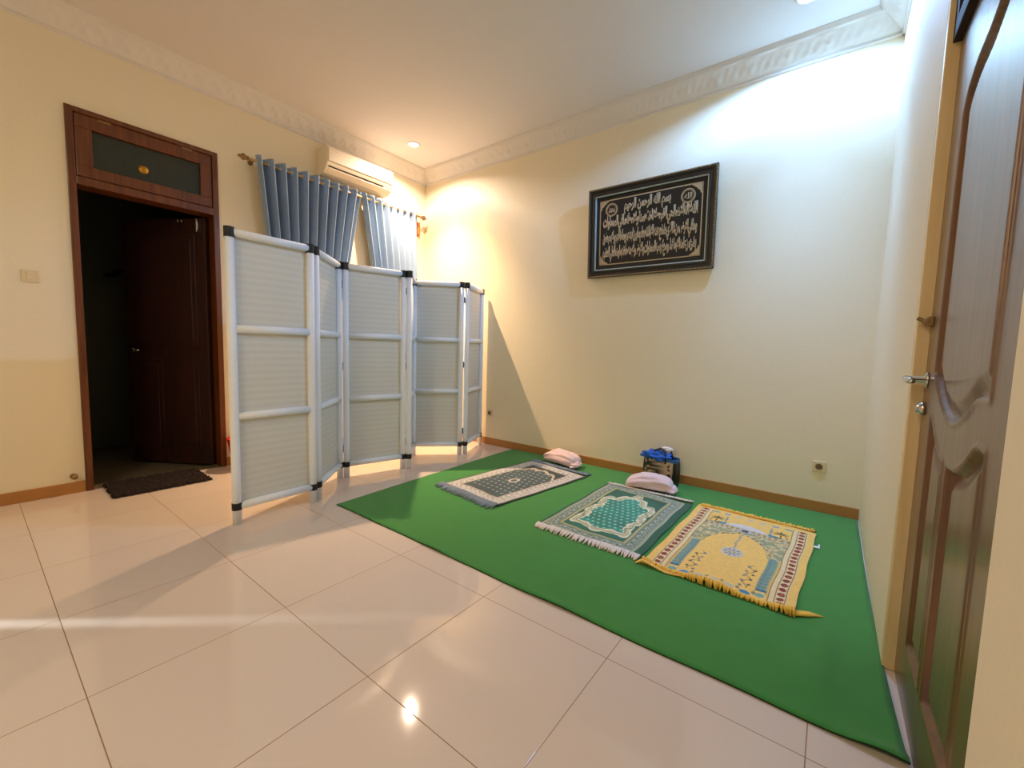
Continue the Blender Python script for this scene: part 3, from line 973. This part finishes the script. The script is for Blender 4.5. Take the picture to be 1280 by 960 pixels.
bu = empty('bucket', (-4.160, 1.497, 0))
tag(bu, 'red plastic bucket peeking out between the door frame and the folding screen', 'bucket')
obj('pail', MB().lathe([(0.0, 0.006), (0.076, 0.006), (0.078, 0.0), (0.083, 0.0), (0.122, 0.262), (0.128, 0.265), (0.128, 0.274), (0.118, 0.274), (0.079, 0.012), (0.0, 0.010)], 32), M['red'], bu, smooth=True)
obj('handle', MB().tube([(0.124 * math.cos(q), -0.02 - 0.085 * math.sin(q), 0.278 + 0.006 * math.sin(q)) for q in np.linspace(0, PI, 14)], 0.004, 8), M['red'], bu, smooth=True)

# ---------------------------------------------------------------- green carpet
cn, cm_ = 120, 90
U, V = np.meshgrid(np.linspace(0, 1, cn), np.linspace(0, 1, cm_), indexing='ij')
# corners: near-left, near-right, far-left, far-right
c00, c10 = np.array((-2.700, 1.545)), np.array((0.214, 1.520))
c01, c11 = np.array((-2.800, 3.712)), np.array((0.216, 3.712))
X = (1 - U) * (1 - V) * c00[0] + U * (1 - V) * c10[0] + (1 - U) * V * c01[0] + U * V * c11[0]
Y = (1 - U) * (1 - V) * c00[1] + U * (1 - V) * c10[1] + (1 - U) * V * c01[1] + U * V * c11[1]
Y += (1 - V) ** 3 * (0.003 * np.sin(U * 9) + 0.002 * np.sin(U * 31))
X += (1 - V) ** 4 * U ** 6 * 0.035
Z = 0.0065 + 0.0025 * np.sin(U * 13 + V * 3) ** 2 * (1 - V) ** 2
# soft ripple along the right edge and a lifted, curled near-right corner
Z += 0.016 * np.exp(-((X - 0.05) / 0.04) ** 2) * np.exp(-((Y - 1.93) / 0.22) ** 2)
Z += 0.012 * np.exp(-((X - 0.0 + 0.25 * (Y - 1.75)) / 0.05) ** 2) * np.exp(-((Y - 1.75) / 0.12) ** 2)
Z += 0.022 * np.exp(-((X - 0.20) / 0.09) ** 2) * np.exp(-((Y - 1.53) / 0.035) ** 2)
Z += 0.006 * np.exp(-((Y - 1.53) / 0.03) ** 2) * (np.exp(-((U - 0.35) / 0.03) ** 2) + np.exp(-((U - 0.62) / 0.05) ** 2))
cp = obj('carpet', MB().grid(np.stack([X, Y, Z], -1)), [M['carpet'], M['carpetedge']], smooth=True)
tag(cp, 'large green felt carpet spread over the tiles under the prayer rugs', 'carpet')
sm = cp.modifiers.new('thickness', 'SOLIDIFY')
sm.thickness = 0.006
sm.offset = -1
sm.use_rim = True
sm.material_offset_rim = 1

# ---------------------------------------------------------------- prayer rugs
def hexc(*c):
    return np.array(s2l(c))


def mixm(base, col, mask):
    m = np.asarray(mask, float)[..., None]
    return base * (1 - m) + np.asarray(col) * m


def vnoise(u, v, s, seed=0):
    """smooth value noise"""
    rs = np.random.RandomState(seed)
    T = rs.rand(64, 64)
    a, b = u / s + 1000, v / s + 1000
    i, j = np.floor(a).astype(int), np.floor(b).astype(int)
    fa, fb = a - i, b - j
    fa, fb = fa * fa * (3 - 2 * fa), fb * fb * (3 - 2 * fb)
    g = lambda p, q: T[p % 64, q % 64]
    return g(i, j) * (1 - fa) * (1 - fb) + g(i + 1, j) * fa * (1 - fb) + g(i, j + 1) * (1 - fa) * fb + g(i + 1, j + 1) * fa * fb


def inrect(u, v, a, b, c, d):
    return (u > a) & (u < b) & (v > c) & (v < d)


def ell(u, v, cu, cv, ru, rv):
    return ((u - cu) / ru) ** 2 + ((v - cv) / rv) ** 2 < 1


def border_motif(along, across, period, col_a, col_b, col_c):
    """floral repeat: returns colour for running border coordinates (metres)"""
    p = (along / period) % 1.0 - 0.5
    q = across
    c = np.broadcast_to(col_a, along.shape + (3,)).copy()
    c = mixm(c, col_b, (p / 0.30) ** 2 + (q / 0.62) ** 2 < 1)
    c = mixm(c, col_c, (p / 0.12) ** 2 + (q / 0.28) ** 2 < 1)
    c = mixm(c, col_c, np.abs(q - 0.55 * np.sin(2 * PI * along / period + 1.0)) < 0.12)
    return c


def design_slate(u, v, hw_, L):
    e = np.minimum(np.minimum(u + hw_, hw_ - u), np.minimum(v, L - v))
    along = np.where(np.minimum(u + hw_, hw_ - u) < np.minimum(v, L - v), v, u)
    nz = vnoise(u, v, 0.012, 1)
    big = vnoise(u, v, 0.25, 4)
    c = np.broadcast_to(hexc(58, 66, 72), u.shape + (3,)).copy()
    bo = border_motif(along, (e - 0.075) / 0.05, 0.055, hexc(186, 186, 184), hexc(144, 142, 140), hexc(212, 212, 210))
    bo = bo * (0.80 + 0.45 * nz[..., None])
    c = np.where(((e > 0.018) & (e < 0.130))[..., None], bo, c)
    c = mixm(c, hexc(214, 204, 186), (e > 0.020) & (e < 0.026))
    c = mixm(c, hexc(60, 58, 58), (e > 0.112) & (e < 0.117))
    c = mixm(c, hexc(208, 196, 176), (e > 0.117) & (e < 0.126))
    c = mixm(c, hexc(132, 112, 92), (e > 0.126) & (e < 0.131))
    inner = e > 0.131
    fld = np.broadcast_to(hexc(56, 76, 82), u.shape + (3,)) * (0.85 + 0.4 * big[..., None])
    # staggered pale dots
    a, b = u / 0.055, v / 0.062
    row = np.floor(b)
    a = a + 0.5 * (row % 2)
    dot = ((a - np.floor(a) - 0.5) ** 2 / 0.045 + (b - row - 0.5) ** 2 / 0.028) < 1
    vtop = L - 0.131
    arch = vtop - 0.24 + 0.17 * np.sqrt(np.clip(1 - (u / (hw_ - 0.125)) ** 2, 0, 1)) + 0.015 * np.cos(u * 50)
    fld = mixm(fld, hexc(152, 168, 170), dot & (v < arch - 0.03) & (v > 0.17))
    fld = np.where((v > arch)[..., None], np.broadcast_to(hexc(40, 56, 58), u.shape + (3,)), fld)
    fld = mixm(fld, hexc(214, 202, 184), np.abs(v - arch) < 0.018)
    fld = mixm(fld, hexc(120, 100, 86), (np.abs(v - arch) < 0.006) & (np.sin(u * 160) > 0))
    fld = mixm(fld, hexc(200, 190, 176), ell(u, v, 0, L * 0.46, 0.045, 0.06) & ~ell(u, v, 0, L * 0.46, 0.025, 0.035))
    c = np.where(inner[..., None], fld, c)
    return c


def design_green(u, v, hw_, L):
    eu, ev = np.minimum(u + hw_ - 0.0, hw_ - 0.03 - u), np.minimum(v, L - v)
    e = np.minimum(eu, ev)
    along = np.where(eu < ev, v, u)
    nz = vnoise(u, v, 0.012, 2)
    big = vnoise(u, v, 0.12, 6)
    c = np.broadcast_to(hexc(14, 86, 66), u.shape + (3,)).copy()
    bo = border_motif(along, (e - 0.066) / 0.03, 0.075, hexc(128, 144, 128), hexc(172, 182, 178), hexc(88, 102, 82))
    bo = bo * (0.85 + 0.3 * nz[..., None])
    c = np.where(((e > 0.020) & (e < 0.122))[..., None], bo, c)
    for a, b, col in ((0.020, 0.034, (164, 170, 142)), (0.094, 0.100, (60, 84, 66)), (0.100, 0.118, (178, 172, 126)), (0.118, 0.123, (60, 104, 80))):
        c = mixm(c, hexc(*col), (e > a) & (e < b))
    inner = e > 0.123
    fld = np.broadcast_to(hexc(12, 96, 76), u.shape + (3,)) * (0.5 + 0.8 * big[..., None])
    # garland outline: rounded shape with pointed head, twisted scallops along it
    uc = u + 0.015
    w0, v0, v1 = 0.172, 0.195, L * 0.68
    shp = []
    for q in np.linspace(0, 1, 10):
        shp.append((-w0 + 2 * w0 * q, v0 + 0.02 * math.sin(q * PI * 3)))
    for q in np.linspace(0.1, 1, 8):
        shp.append((w0 + 0.018 * math.sin(q * PI * 5), v0 + (v1 - v0) * q))
    for q in np.linspace(0.1, 1, 8):
        shp.append((w0 * (1 - q), v1 + 0.20 * q ** 1.6 + 0.02 * math.sin(q * PI * 4)))
    for q in np.linspace(0.1, 1, 8):
        shp.append((-w0 * q, v1 + 0.20 * (1 - q) ** 1.6 + 0.02 * math.sin((1 - q) * PI * 4)))
    for q in np.linspace(0.1, 0.95, 8):
        shp.append((-w0 - 0.018 * math.sin((1 - q) * PI * 5), v1 + (v0 - v1) * q))
    s = sdf(shp, uc, v)
    ang = np.arctan2(v - (v0 + v1 + 0.1) / 2, uc)
    rad = np.hypot(v - (v0 + v1 + 0.1) / 2, uc)
    ph = ang * 11.0
    wth = 0.019 + 0.012 * np.abs(np.sin(ph))
    fin = np.broadcast_to(hexc(30, 132, 112), u.shape + (3,)) * (0.65 + 0.7 * big[..., None])
    a, b = u / 0.040, v / 0.050
    row = np.floor(b)
    a = a + 0.5 * (row % 2)
    dot = ((a - np.floor(a) - 0.5) ** 2 / 0.050 + (b - row - 0.5) ** 2 / 0.030) < 1
    fin = mixm(fin, hexc(168, 212, 196), dot)
    fld = np.where((s < 0)[..., None], fin, fld)
    band = np.abs(s) < wth
    gcol = np.broadcast_to(hexc(190, 186, 150), u.shape + (3,)) * (0.88 + 0.24 * nz[..., None])
    fld = np.where(band[..., None], gcol, fld)
    fld = mixm(fld, hexc(226, 222, 196), np.abs(np.abs(s) - wth + 0.004) < 0.004)
    fld = mixm(fld, hexc(226, 222, 196), np.abs(s - 0.020 * np.sin(ph)) < 0.0045)
    fld = mixm(fld, hexc(132, 140, 104), np.abs(s + 0.020 * np.sin(ph)) < 0.004)
    c = np.where(inner[..., None], fld, c)
    return c


def design_yellow(u, v, hw_, L):
    nz = vnoise(u, v, 0.010, 3)
    n2 = vnoise(u, v, 0.022, 9)
    Y0 = hexc(246, 198, 104)
    c = np.broadcast_to(Y0, u.shape + (3,)).copy()
    au = np.abs(u)
    cream = hexc(236, 210, 158)
    # side borders with red buds
    sb = (au > 0.232) & (au < 0.308) & (v > 0.02) & (v < L - 0.05)
    c = mixm(c, cream, sb)
    for x in (0.236, 0.262, 0.304):
        c = mixm(c, hexc(132, 92, 48), (np.abs(au - x) < 0.0028) & (v > 0.02) & (v < L - 0.05))
    p = (v / 0.054) % 1 - 0.5
    bud = (p / 0.36) ** 2 + ((au - 0.283) / 0.016) ** 2 < 1
    c = mixm(c, hexc(138, 32, 28), bud & sb)
    c = mixm(c, hexc(200, 120, 80), ((p / 0.12) ** 2 + ((au - 0.283) / 0.005) ** 2 < 1) & sb & (np.floor(v / 0.054) % 2 == 0))
    mid = au < 0.232
    # spandrels: mottled sage scrolls
    vt = 0.80
    archv = 0.50 + 0.235 * np.sqrt(np.clip(1 - (au / 0.165) ** 2, 0, 1)) + 0.03 * np.clip(1 - au / 0.05, 0, 1)
    above = (v > archv) | (au > 0.165)
    span = mid & (v > 0.50) & (v < vt) & above
    sc = np.broadcast_to(hexc(206, 184, 126), u.shape + (3,)).copy()
    sc = mixm(sc, hexc(150, 156, 118), n2 > 0.55)
    sc = mixm(sc, hexc(226, 212, 170), (n2 > 0.40) & (n2 < 0.48))
    sc = mixm(sc, hexc(170, 132, 76), n2 < 0.22)
    c = np.where(span[..., None], sc, c)
    edge = mid & (np.abs(v - archv) < 0.006) & (au < 0.166) & (v > 0.49)
    c = mixm(c, hexc(120, 60, 60), edge & (np.sin(u * 240) > -0.2))
    # columns
    colm = (np.abs(au - 0.200) < 0.020) & (v > 0.12) & (v < 0.50)
    cc = np.broadcast_to(hexc(92, 128, 124), u.shape + (3,)).copy()
    cc = mixm(cc, hexc(150, 176, 160), np.sin(v * 330) * np.sin(u * 400) > 0.1)
    c = np.where(colm[..., None], cc, c)
    for x in (0.176, 0.224):
        c = mixm(c, hexc(206, 178, 106), (np.abs(au - x) < 0.003) & (v > 0.08) & (v < 0.50))
    c = mixm(c, hexc(40, 110, 130), (np.abs(au - 0.2) < 0.024) & (v > 0.105) & (v < 0.125))
    c = mixm(c, hexc(120, 172, 160), ell(au, v, 0.2, 0.065, 0.022, 0.020))
    # top band and gate
    bandm = mid & (v > vt) & (v < vt + 0.052)
    bc = np.broadcast_to(hexc(212, 184, 122), u.shape + (3,)).copy()
    bc = mixm(bc, hexc(168, 126, 56), (np.abs(((u / 0.030) % 1) - 0.5) < 0.22) & (np.abs(v - vt - 0.026) < 0.015) & (au > 0.035))
    bc = mixm(bc, hexc(196, 190, 180), (np.abs(v - vt - 0.004) < 0.004) | (np.abs(v - vt - 0.048) < 0.004))
    c = np.where(bandm[..., None], bc, c)
    c = mixm(c, hexc(190, 186, 182), ell(u, v, 0, vt + 0.012, 0.045, 0.026))
    c = mixm(c, hexc(24, 38, 84), inrect(u, v, -0.018, 0.018, vt - 0.008, vt + 0.030))
    # dome, minarets, palms, water
    c = mixm(c, hexc(222, 210, 204), ell(u, v, 0, vt + 0.060, 0.105, 0.062) & (v > vt + 0.055))
    c = mixm(c, hexc(196, 196, 200), mid & (np.abs(v - vt - 0.058) < 0.005) & (au < 0.125))
    for sx in (-1, 1):
        uu = u * sx
        c = mixm(c, hexc(126, 148, 152), (np.abs(uu - 0.128) < 0.005) & (v > vt + 0.05) & (v < vt + 0.20))
        c = mixm(c, hexc(126, 148, 152), ell(uu, v, 0.128, vt + 0.14, 0.010, 0.010))
        c = mixm(c, hexc(10, 140, 178), inrect(uu, v, 0.118, 0.166, vt + 0.048, vt + 0.078))
        c = mixm(c, hexc(40, 60, 60), inrect(uu, v, 0.150, 0.185, vt + 0.052, vt + 0.070))
        c = mixm(c, hexc(80, 150, 130), inrect(uu, v, 0.195, 0.228, vt + 0.052, vt + 0.062))
        c = mixm(c, hexc(150, 50, 40), ell(uu, v, 0.214, vt + 0.085, 0.010, 0.007))
        c = mixm(c, hexc(80, 66, 30), (np.abs(uu - 0.186 + 0.10 * (v - vt - 0.06)) < 0.0035) & (v > vt + 0.055) & (v < vt + 0.13))
        for q in range(7):
            aq = math.radians(-20 + q * 36.6)
            du, dv = math.cos(aq), math.sin(aq)
            x0, z0 = uu - 0.180, v - (vt + 0.128)
            t_ = x0 * du + z0 * dv
            n_ = -x0 * dv + z0 * du
            c = mixm(c, hexc(92, 84, 36), (t_ > 0) & (t_ < 0.040) & (np.abs(n_ + 3.0 * t_ * t_ * du) < 0.0045))
    # row of pale rosettes at head and foot
    for k in range(7):
        x = -0.21 + 0.07 * k
        col = [(122, 170, 150), (120, 160, 190), (196, 190, 186)][[0, 1, 2, 2, 2, 1, 0][k]]
        c = mixm(c, hexc(*col), ell(u, v, x, L - 0.075, 0.022, 0.014))
        if 1 <= k <= 5:
            col = [(64, 140, 190), (182, 186, 186), (196, 192, 186), (182, 186, 186), (40, 130, 170)][k - 1]
            c = mixm(c, hexc(*col), ell(u, v, x, 0.052, 0.024, 0.018))
            c = mixm(c, hexc(150, 128, 84), ell(u, v, x + 0.035, 0.072, 0.008, 0.016))
    # hanging lamp with chain
    c = mixm(c, hexc(176, 160, 140), (np.abs(u - 0.004 * np.sin(v * 60)) < 0.006) & (v > 0.50) & (v < vt))
    lamp = ell(u, v, 0, 0.455, 0.056, 0.062)
    lc = np.broadcast_to(hexc(204, 196, 184), u.shape + (3,)).copy()
    rr = np.hypot(u / 0.056, (v - 0.455) / 0.062)
    an = np.arctan2(v - 0.455, u)
    lc = mixm(lc, hexc(120, 104, 110), (np.sin(an * 10) > 0.4) & (np.abs(rr - 0.62) < 0.16))
    lc = mixm(lc, hexc(150, 130, 90), (rr > 0.2) & (rr < 0.34))
    c = np.where(lamp[..., None], lc, c)
    # vine sprigs either side of the arch foot
    for sx in (-1, 1):
        uu = u * sx - 0.128
        vine = (np.abs(uu - 0.014 * np.sin(v * 70)) < 0.003) & (v > 0.10) & (v < 0.36)
        c = mixm(c, hexc(110, 96, 60), vine)
        for k in range(9):
            vv = 0.11 + k * 0.028
            c = mixm(c, hexc(70, 66, 58) if k % 2 else hexc(110, 120, 130), ell(uu, v, 0.018 * (1 if k % 2 else -1), vv, 0.008, 0.009))
    c = c * (0.93 + 0.14 * nz[..., None])
    return c


def set_design(o, cols):
    me = o.data
    at = me.color_attributes.new('design', 'FLOAT_COLOR', 'POINT')
    a = np.ones((len(me.vertices), 4))
    a[:, :3] = np.clip(cols.reshape(-1, 3), 0, 1)
    at.data.foreach_set('color', a.ravel())


def fringe(parent, hw_, v0, direction, zf, length, yarn, seed, tails=()):
    """knotted tassels along one end"""
    rs = np.random.RandomState(seed)
    f = MB()
    n = 62
    for k in range(n):
        u = -hw_ + 2 * hw_ * (k + 0.5) / n
        ln = length * rs.uniform(0.65, 1.1)
        sk = rs.uniform(-0.012, 0.012)
        z = zf(u) + rs.uniform(0, 0.003)
        f.tube([(u, v0 - direction * 0.006, z + 0.004), (u + sk * 0.4, v0 + direction * ln * 0.5, z * 0.7 + 0.004), (u + sk, v0 + direction * ln, 0.005 + rs.uniform(0, 0.003))],
               [0.0062, 0.0060, 0.0035], 6)
    for (u, du, dv) in tails:
        for q in range(7):
            s = q * 0.005
            f.tube([(u + s * 0.3, v0 - direction * s, 0.012), (u + du * 0.5, v0 + dv * 0.5 - direction * s * 0.7, 0.011), (u + du * rs.uniform(0.75, 1.0), v0 + dv, 0.007)], [0.007, 0.006, 0.002], 6)
    return obj('fringe', f, yarn, parent, smooth=True)


def prayer_rug(label, nl, nr, fl, fr, design, yarn, fringe_len, seed, zbase, near_wave=0.0, tails=(), far_len=None):
    """corners of the woven body on the floor: near-left, near-right, far-left, far-right"""
    nl, nr, fl, fr = map(np.array, (nl, nr, fl, fr))
    ctr = (nl + nr) / 2
    ax = (fl + fr) / 2 - ctr
    L = float(np.hypot(*ax))
    ax = ax / L
    sx = np.array((ax[1], -ax[0]))
    hw_ = float((np.hypot(*(nr - nl)) + np.hypot(*(fr - fl))) / 4)
    root = empty('prayer_rug', (ctr[0], ctr[1], 0), math.atan2(sx[1], sx[0]))
    tag(root, label, 'prayer rug')
    nu, nv = int(2 * hw_ / 0.0042), int(L / 0.0042)
    U, V = np.meshgrid(np.linspace(-1, 1, nu), np.linspace(0, 1, nv), indexing='ij')
    loc = lambda p: (float(np.dot(p - ctr, sx)), float(np.dot(p - ctr, ax)))
    a, b, c, d = loc(nl), loc(nr), loc(fl), loc(fr)
    S = (U + 1) / 2
    X = (1 - S) * (1 - V) * a[0] + S * (1 - V) * b[0] + (1 - S) * V * c[0] + S * V * d[0]
    Y = (1 - S) * (1 - V) * a[1] + S * (1 - V) * b[1] + (1 - S) * V * c[1] + S * V * d[1]
    zw = lambda u: near_wave * (0.5 + 0.5 * np.sin(u * 17 + seed))
    X += 0.003 * np.sin(V * 17 + seed)
    Y += 0.006 * np.sin(U * 4.5 + seed) * (1 - V) + 0.003 * np.sin(U * 13) * (1 - V)
    Z = zbase + 0.0085 + 0.0015 * np.sin(U * 5 + V * 9 + seed) + zw(U * hw_) * np.exp(-(V / 0.06) ** 2)
    o = obj('woven_body', MB().grid(np.stack([X, Y, Z], -1)), M['rug'], root, smooth=True)
    set_design(o, design(U * hw_, V * L, hw_, L))
    m = o.modifiers.new('thickness', 'SOLIDIFY')
    m.thickness = 0.006
    m.offset = -1
    fringe(root, hw_ - 0.006, float((a[1] + b[1]) / 2) + 0.006, -1, lambda u: zbase + 0.004 + zw(u), fringe_len, yarn, seed, tails).location.z = 0.0
    fo = fringe(root, hw_ - 0.006, float((c[1] + d[1]) / 2) - 0.006, 1, lambda u: zbase + 0.004, far_len or fringe_len, yarn, seed + 50)
    # fringe rests on the carpet
    for ch in root.children:
        if ch.name.startswith('fringe'):
            ch.location.z = 0.006
    return root, hw_, L


rugA, *_ = prayer_rug('slate grey prayer rug with beige border and grey fringe nearest the folding screen',
                      (-2.470, 2.325), (-1.812, 2.245), (-2.330, 3.450), (-1.655, 3.300), design_slate, M['fr_slate'], 0.085, 2, 0.008, 0.006)
rugB, *_ = prayer_rug('dark green prayer rug with cream garland and white fringe, in the middle of the carpet',
                      (-1.432, 2.195), (-0.755, 2.160), (-1.440, 3.305), (-0.745, 3.215), design_green, M['fr_white'], 0.055, 5, 0.008, 0.004)
rugC, hwC, LC = prayer_rug('yellow prayer rug with red bud borders and palm trees beside the wall outlet',
                           (-0.728, 2.115), (-0.055, 2.130), (-0.706, 3.270), (0.000, 3.205), design_yellow, M['fr_yellow'], 0.013, 8, 0.009, 0.022, far_len=0.075,
                           tails=((0.33, 0.115, 0.075), (0.33, 0.075, 0.05), (-0.335, -0.03, -0.03)))
lb_ = MB().box((hwC - 0.01, LC * 0.775, 0.012), (hwC + 0.035, LC * 0.80, 0.0135)).box((hwC + 0.026, LC * 0.775, 0.012), (hwC + 0.034, LC * 0.832, 0.0137))
tg = obj('care_label', lb_, M['white'], rugC)

# ---------------------------------------------------------------- pink cloth bundles
def bundle(label, p, q, r, seed, zf):
    p, q = np.array(p), np.array(q)
    ctr = (p + q) / 2
    d = q - p
    L = float(np.hypot(*d)) / 2
    rs = np.random.RandomState(seed)
    root = empty('cloth_bundle', (ctr[0], ctr[1], zf), math.atan2(d[1], d[0]))
    tag(root, label, 'cloth bundle')
    n, k = 56, 48
    P = np.zeros((n, k, 3))
    ph = rs.uniform(0, 6, 8)
    for i in range(n):
        t = -1 + 2 * i / (n - 1)
        end = max(0.02, 1 - abs(t) ** 7) ** 0.4
        hgt = r * end * (0.52 + 0.40 * min(1, (t + 1.0) / 0.7) - 0.22 * max(0, t - 0.25))
        wid = r * end * (1.05 + 0.35 * min(1, (t + 1.0) / 0.9))
        for j in range(k):
            a = 2 * PI * j / k
            ca, sa = math.cos(a), math.sin(a)
            fold = 1 + 0.05 * math.sin(9 * a + 2.0 * t + ph[0]) + 0.04 * math.sin(5 * a - 3 * t + ph[1])
            crease = 0.10 * math.exp(-((t - 0.15 - 0.25 * ca) / 0.05) ** 2) + 0.08 * math.exp(-((t + 0.45 + 0.2 * ca) / 0.06) ** 2)
            y = math.copysign(abs(ca) ** 0.75, ca) * wid * fold
            z = hgt * (1 + math.copysign(abs(sa) ** 0.7, sa) * (fold - crease) + 0.10 * math.sin(3 * t + 4 * ca + ph[2]) * max(0, sa))
            P[i, j] = (t * L * 0.86, y, max(z, 0.002 + 0.0006 * (j % 3)))
    obj('rolled_cloth', MB().grid(P, wrap=True), M['pink'], root, smooth=True)
    # loose gathered end
    n2 = 16
    E = np.zeros((n2, k, 3))
    for i in range(n2):
        t = i / (n2 - 1)
        R = r * (0.55 + 0.25 * math.sin(t * PI)) * (1 - 0.75 * max(0, t - 0.75) * 4)
        for j in range(k):
            a = 2 * PI * j / k
            wr = 1 + 0.14 * math.sin(6 * a + ph[5]) + 0.08 * math.sin(3 * a + 6 * t)
            E[i, j] = (L * (0.62 + 0.38 * t), R * 1.35 * wr * math.cos(a) - 0.25 * r, max(0.002, R * 0.55 * wr * math.sin(a) + r * 0.34))
    obj('gathered_end', MB().grid(E, wrap=True), M['pink'], root, smooth=True)
    return root


bundle('pale pink rolled cloth bundle lying on the far fringe of the grey rug', (-2.290, 3.575), (-1.815, 3.490), 0.068, 3, 0.022)
bundle('dusty pink cloth bundle at the head of the green rug in front of the bag', (-1.330, 3.310), (-0.900, 3.395), 0.066, 9, 0.022)

# ---------------------------------------------------------------- tote bag with blue cloth
bag = empty('tote_bag', (-1.105, 3.610, 0.007), math.radians(-10))
tag(bag, 'black and clear tote bag with printed panels standing against the skirting', 'tote bag')
n, k = 30, 96
P = np.zeros((n + 4, k, 3))
cols = np.zeros((n + 4, k, 3))
for i in range(n + 4):
    ii = min(i, n - 1)
    t = ii / (n - 1)
    z = t * 0.235
    hx_, hy_ = 0.142 + 0.006 * math.sin(t * PI), 0.058 + 0.010 * math.sin(t * PI)
    sc_ = 1.0 if i < n else 1.0 - 0.02 * (i - n + 1)
    if i >= n:
        z = 0.235 - 0.012 * (i - n)
    for j in range(k):
        a = 2 * PI * j / k
        ca, sa = math.cos(a), math.sin(a)
        x = math.copysign(abs(ca) ** 0.28, ca) * hx_ * sc_
        y = math.copysign(abs(sa) ** 0.28, sa) * hy_ * sc_
        P[i, j] = (x, y + 0.004 * math.sin(x * 30) * t, z)
xs, zs = P[:, :, 0], P[:, :, 2]
nzb = vnoise(xs + P[:, :, 1], zs, 0.035, 12)
nzc = vnoise(xs + P[:, :, 1], zs, 0.020, 13)
c = np.broadcast_to(hexc(34, 34, 34), xs.shape + (3,)).copy()
c = mixm(c, hexc(150, 128, 96), (nzb > 0.55))
c = mixm(c, hexc(70, 72, 66), (nzb > 0.42) & (nzb < 0.55))
c = mixm(c, hexc(186, 164, 132), (nzc > 0.62) & (np.abs(xs) < 0.12))
c = mixm(c, hexc(178, 154, 118), (xs > 0.055) & (xs < 0.128) & (nzb > 0.22) & (zs > 0.04))
c = mixm(c, hexc(22, 22, 22), (xs > 0.005) & (xs < 0.052) & (nzc > 0.25))
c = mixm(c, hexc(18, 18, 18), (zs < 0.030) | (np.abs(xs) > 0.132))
c = mixm(c, hexc(26, 84, 140), (zs > 0.205))
bb = MB().grid(P, wrap=True)
bb.f.append(tuple(range(k))[::-1])
bb.mi.append(0)
bo_ = obj('body', bb, M['bagprint'], bag, smooth=True)
set_design(bo_, c)
for y in (-0.058, 0.058):
    hp = [(-0.060, y, 0.19), (-0.060, y, 0.245), (-0.045, y * 0.8, 0.285), (0.0, y * 0.6 + 0.01, 0.305), (0.05, y * 0.8, 0.285), (0.062, y, 0.245), (0.062, y, 0.19)]
    obj('handle', MB().tube(hp, 0.008, 10), M['band'], bag, smooth=True)


def crumple(name, mat_, label, cat, loc, size, seed, rotz=0.0, amp=0.28):
    rs = np.random.RandomState(seed)
    n, k = 34, 48
    ph = rs.uniform(0, 6, 10)
    P = np.zeros((n, k, 3))
    for i in range(n):
        th = PI * i / (n - 1)
        for j in range(k):
            a = 2 * PI * j / k
            w_ = 1 + amp * (0.5 * math.sin(3 * a + 2 * th + ph[0]) + 0.4 * math.sin(5 * a - 4 * th + ph[1]) * math.sin(th) + 0.3 * math.sin(7 * th + 2 * a + ph[2]) + 0.25 * math.sin(9 * a + ph[3]) * math.sin(th))
            P[i, j] = (size[0] * w_ * math.sin(th) * math.cos(a), size[1] * w_ * math.sin(th) * math.sin(a), size[2] * w_ * math.cos(th))
    o = obj(name, MB().grid(P, wrap=True), mat_, loc=loc, rot=(0, 0, rotz), smooth=True)
    tag(o, label, cat)
    return o


crumple('blue_cloth', M['blue'], 'crumpled bright blue cloth spilling over the top of the tote bag', 'cloth', (-1.150, 3.598, 0.245), (0.125, 0.070, 0.038), 4, math.radians(-10))
crumple('white_cloth', M['whitecloth'], 'small white cloth tucked behind the blue cloth in the tote bag', 'cloth', (-1.075, 3.622, 0.305), (0.050, 0.030, 0.020), 6)

# ---------------------------------------------------------------- world and view
wd_ = bpy.data.worlds.new('world')
scene.world = wd_
wd_.use_nodes = True
wd_.node_tree.nodes['Background'].inputs['Color'].default_value = (0.02, 0.02, 0.02, 1)
wd_.node_tree.nodes['Background'].inputs['Strength'].default_value = 0.3
vs_ = scene.view_settings
scene.display_settings.display_device = 'sRGB'
vs_.view_transform = 'Standard'
vs_.look = 'None'
vs_.gamma = 1.0
vs_.use_curve_mapping = False
vs_.exposure = 0.0
scene.cycles.use_denoising = True
scene.cycles.max_bounces = 10
scene.cycles.diffuse_bounces = 6
scene.cycles.sample_clamp_indirect = 6.0
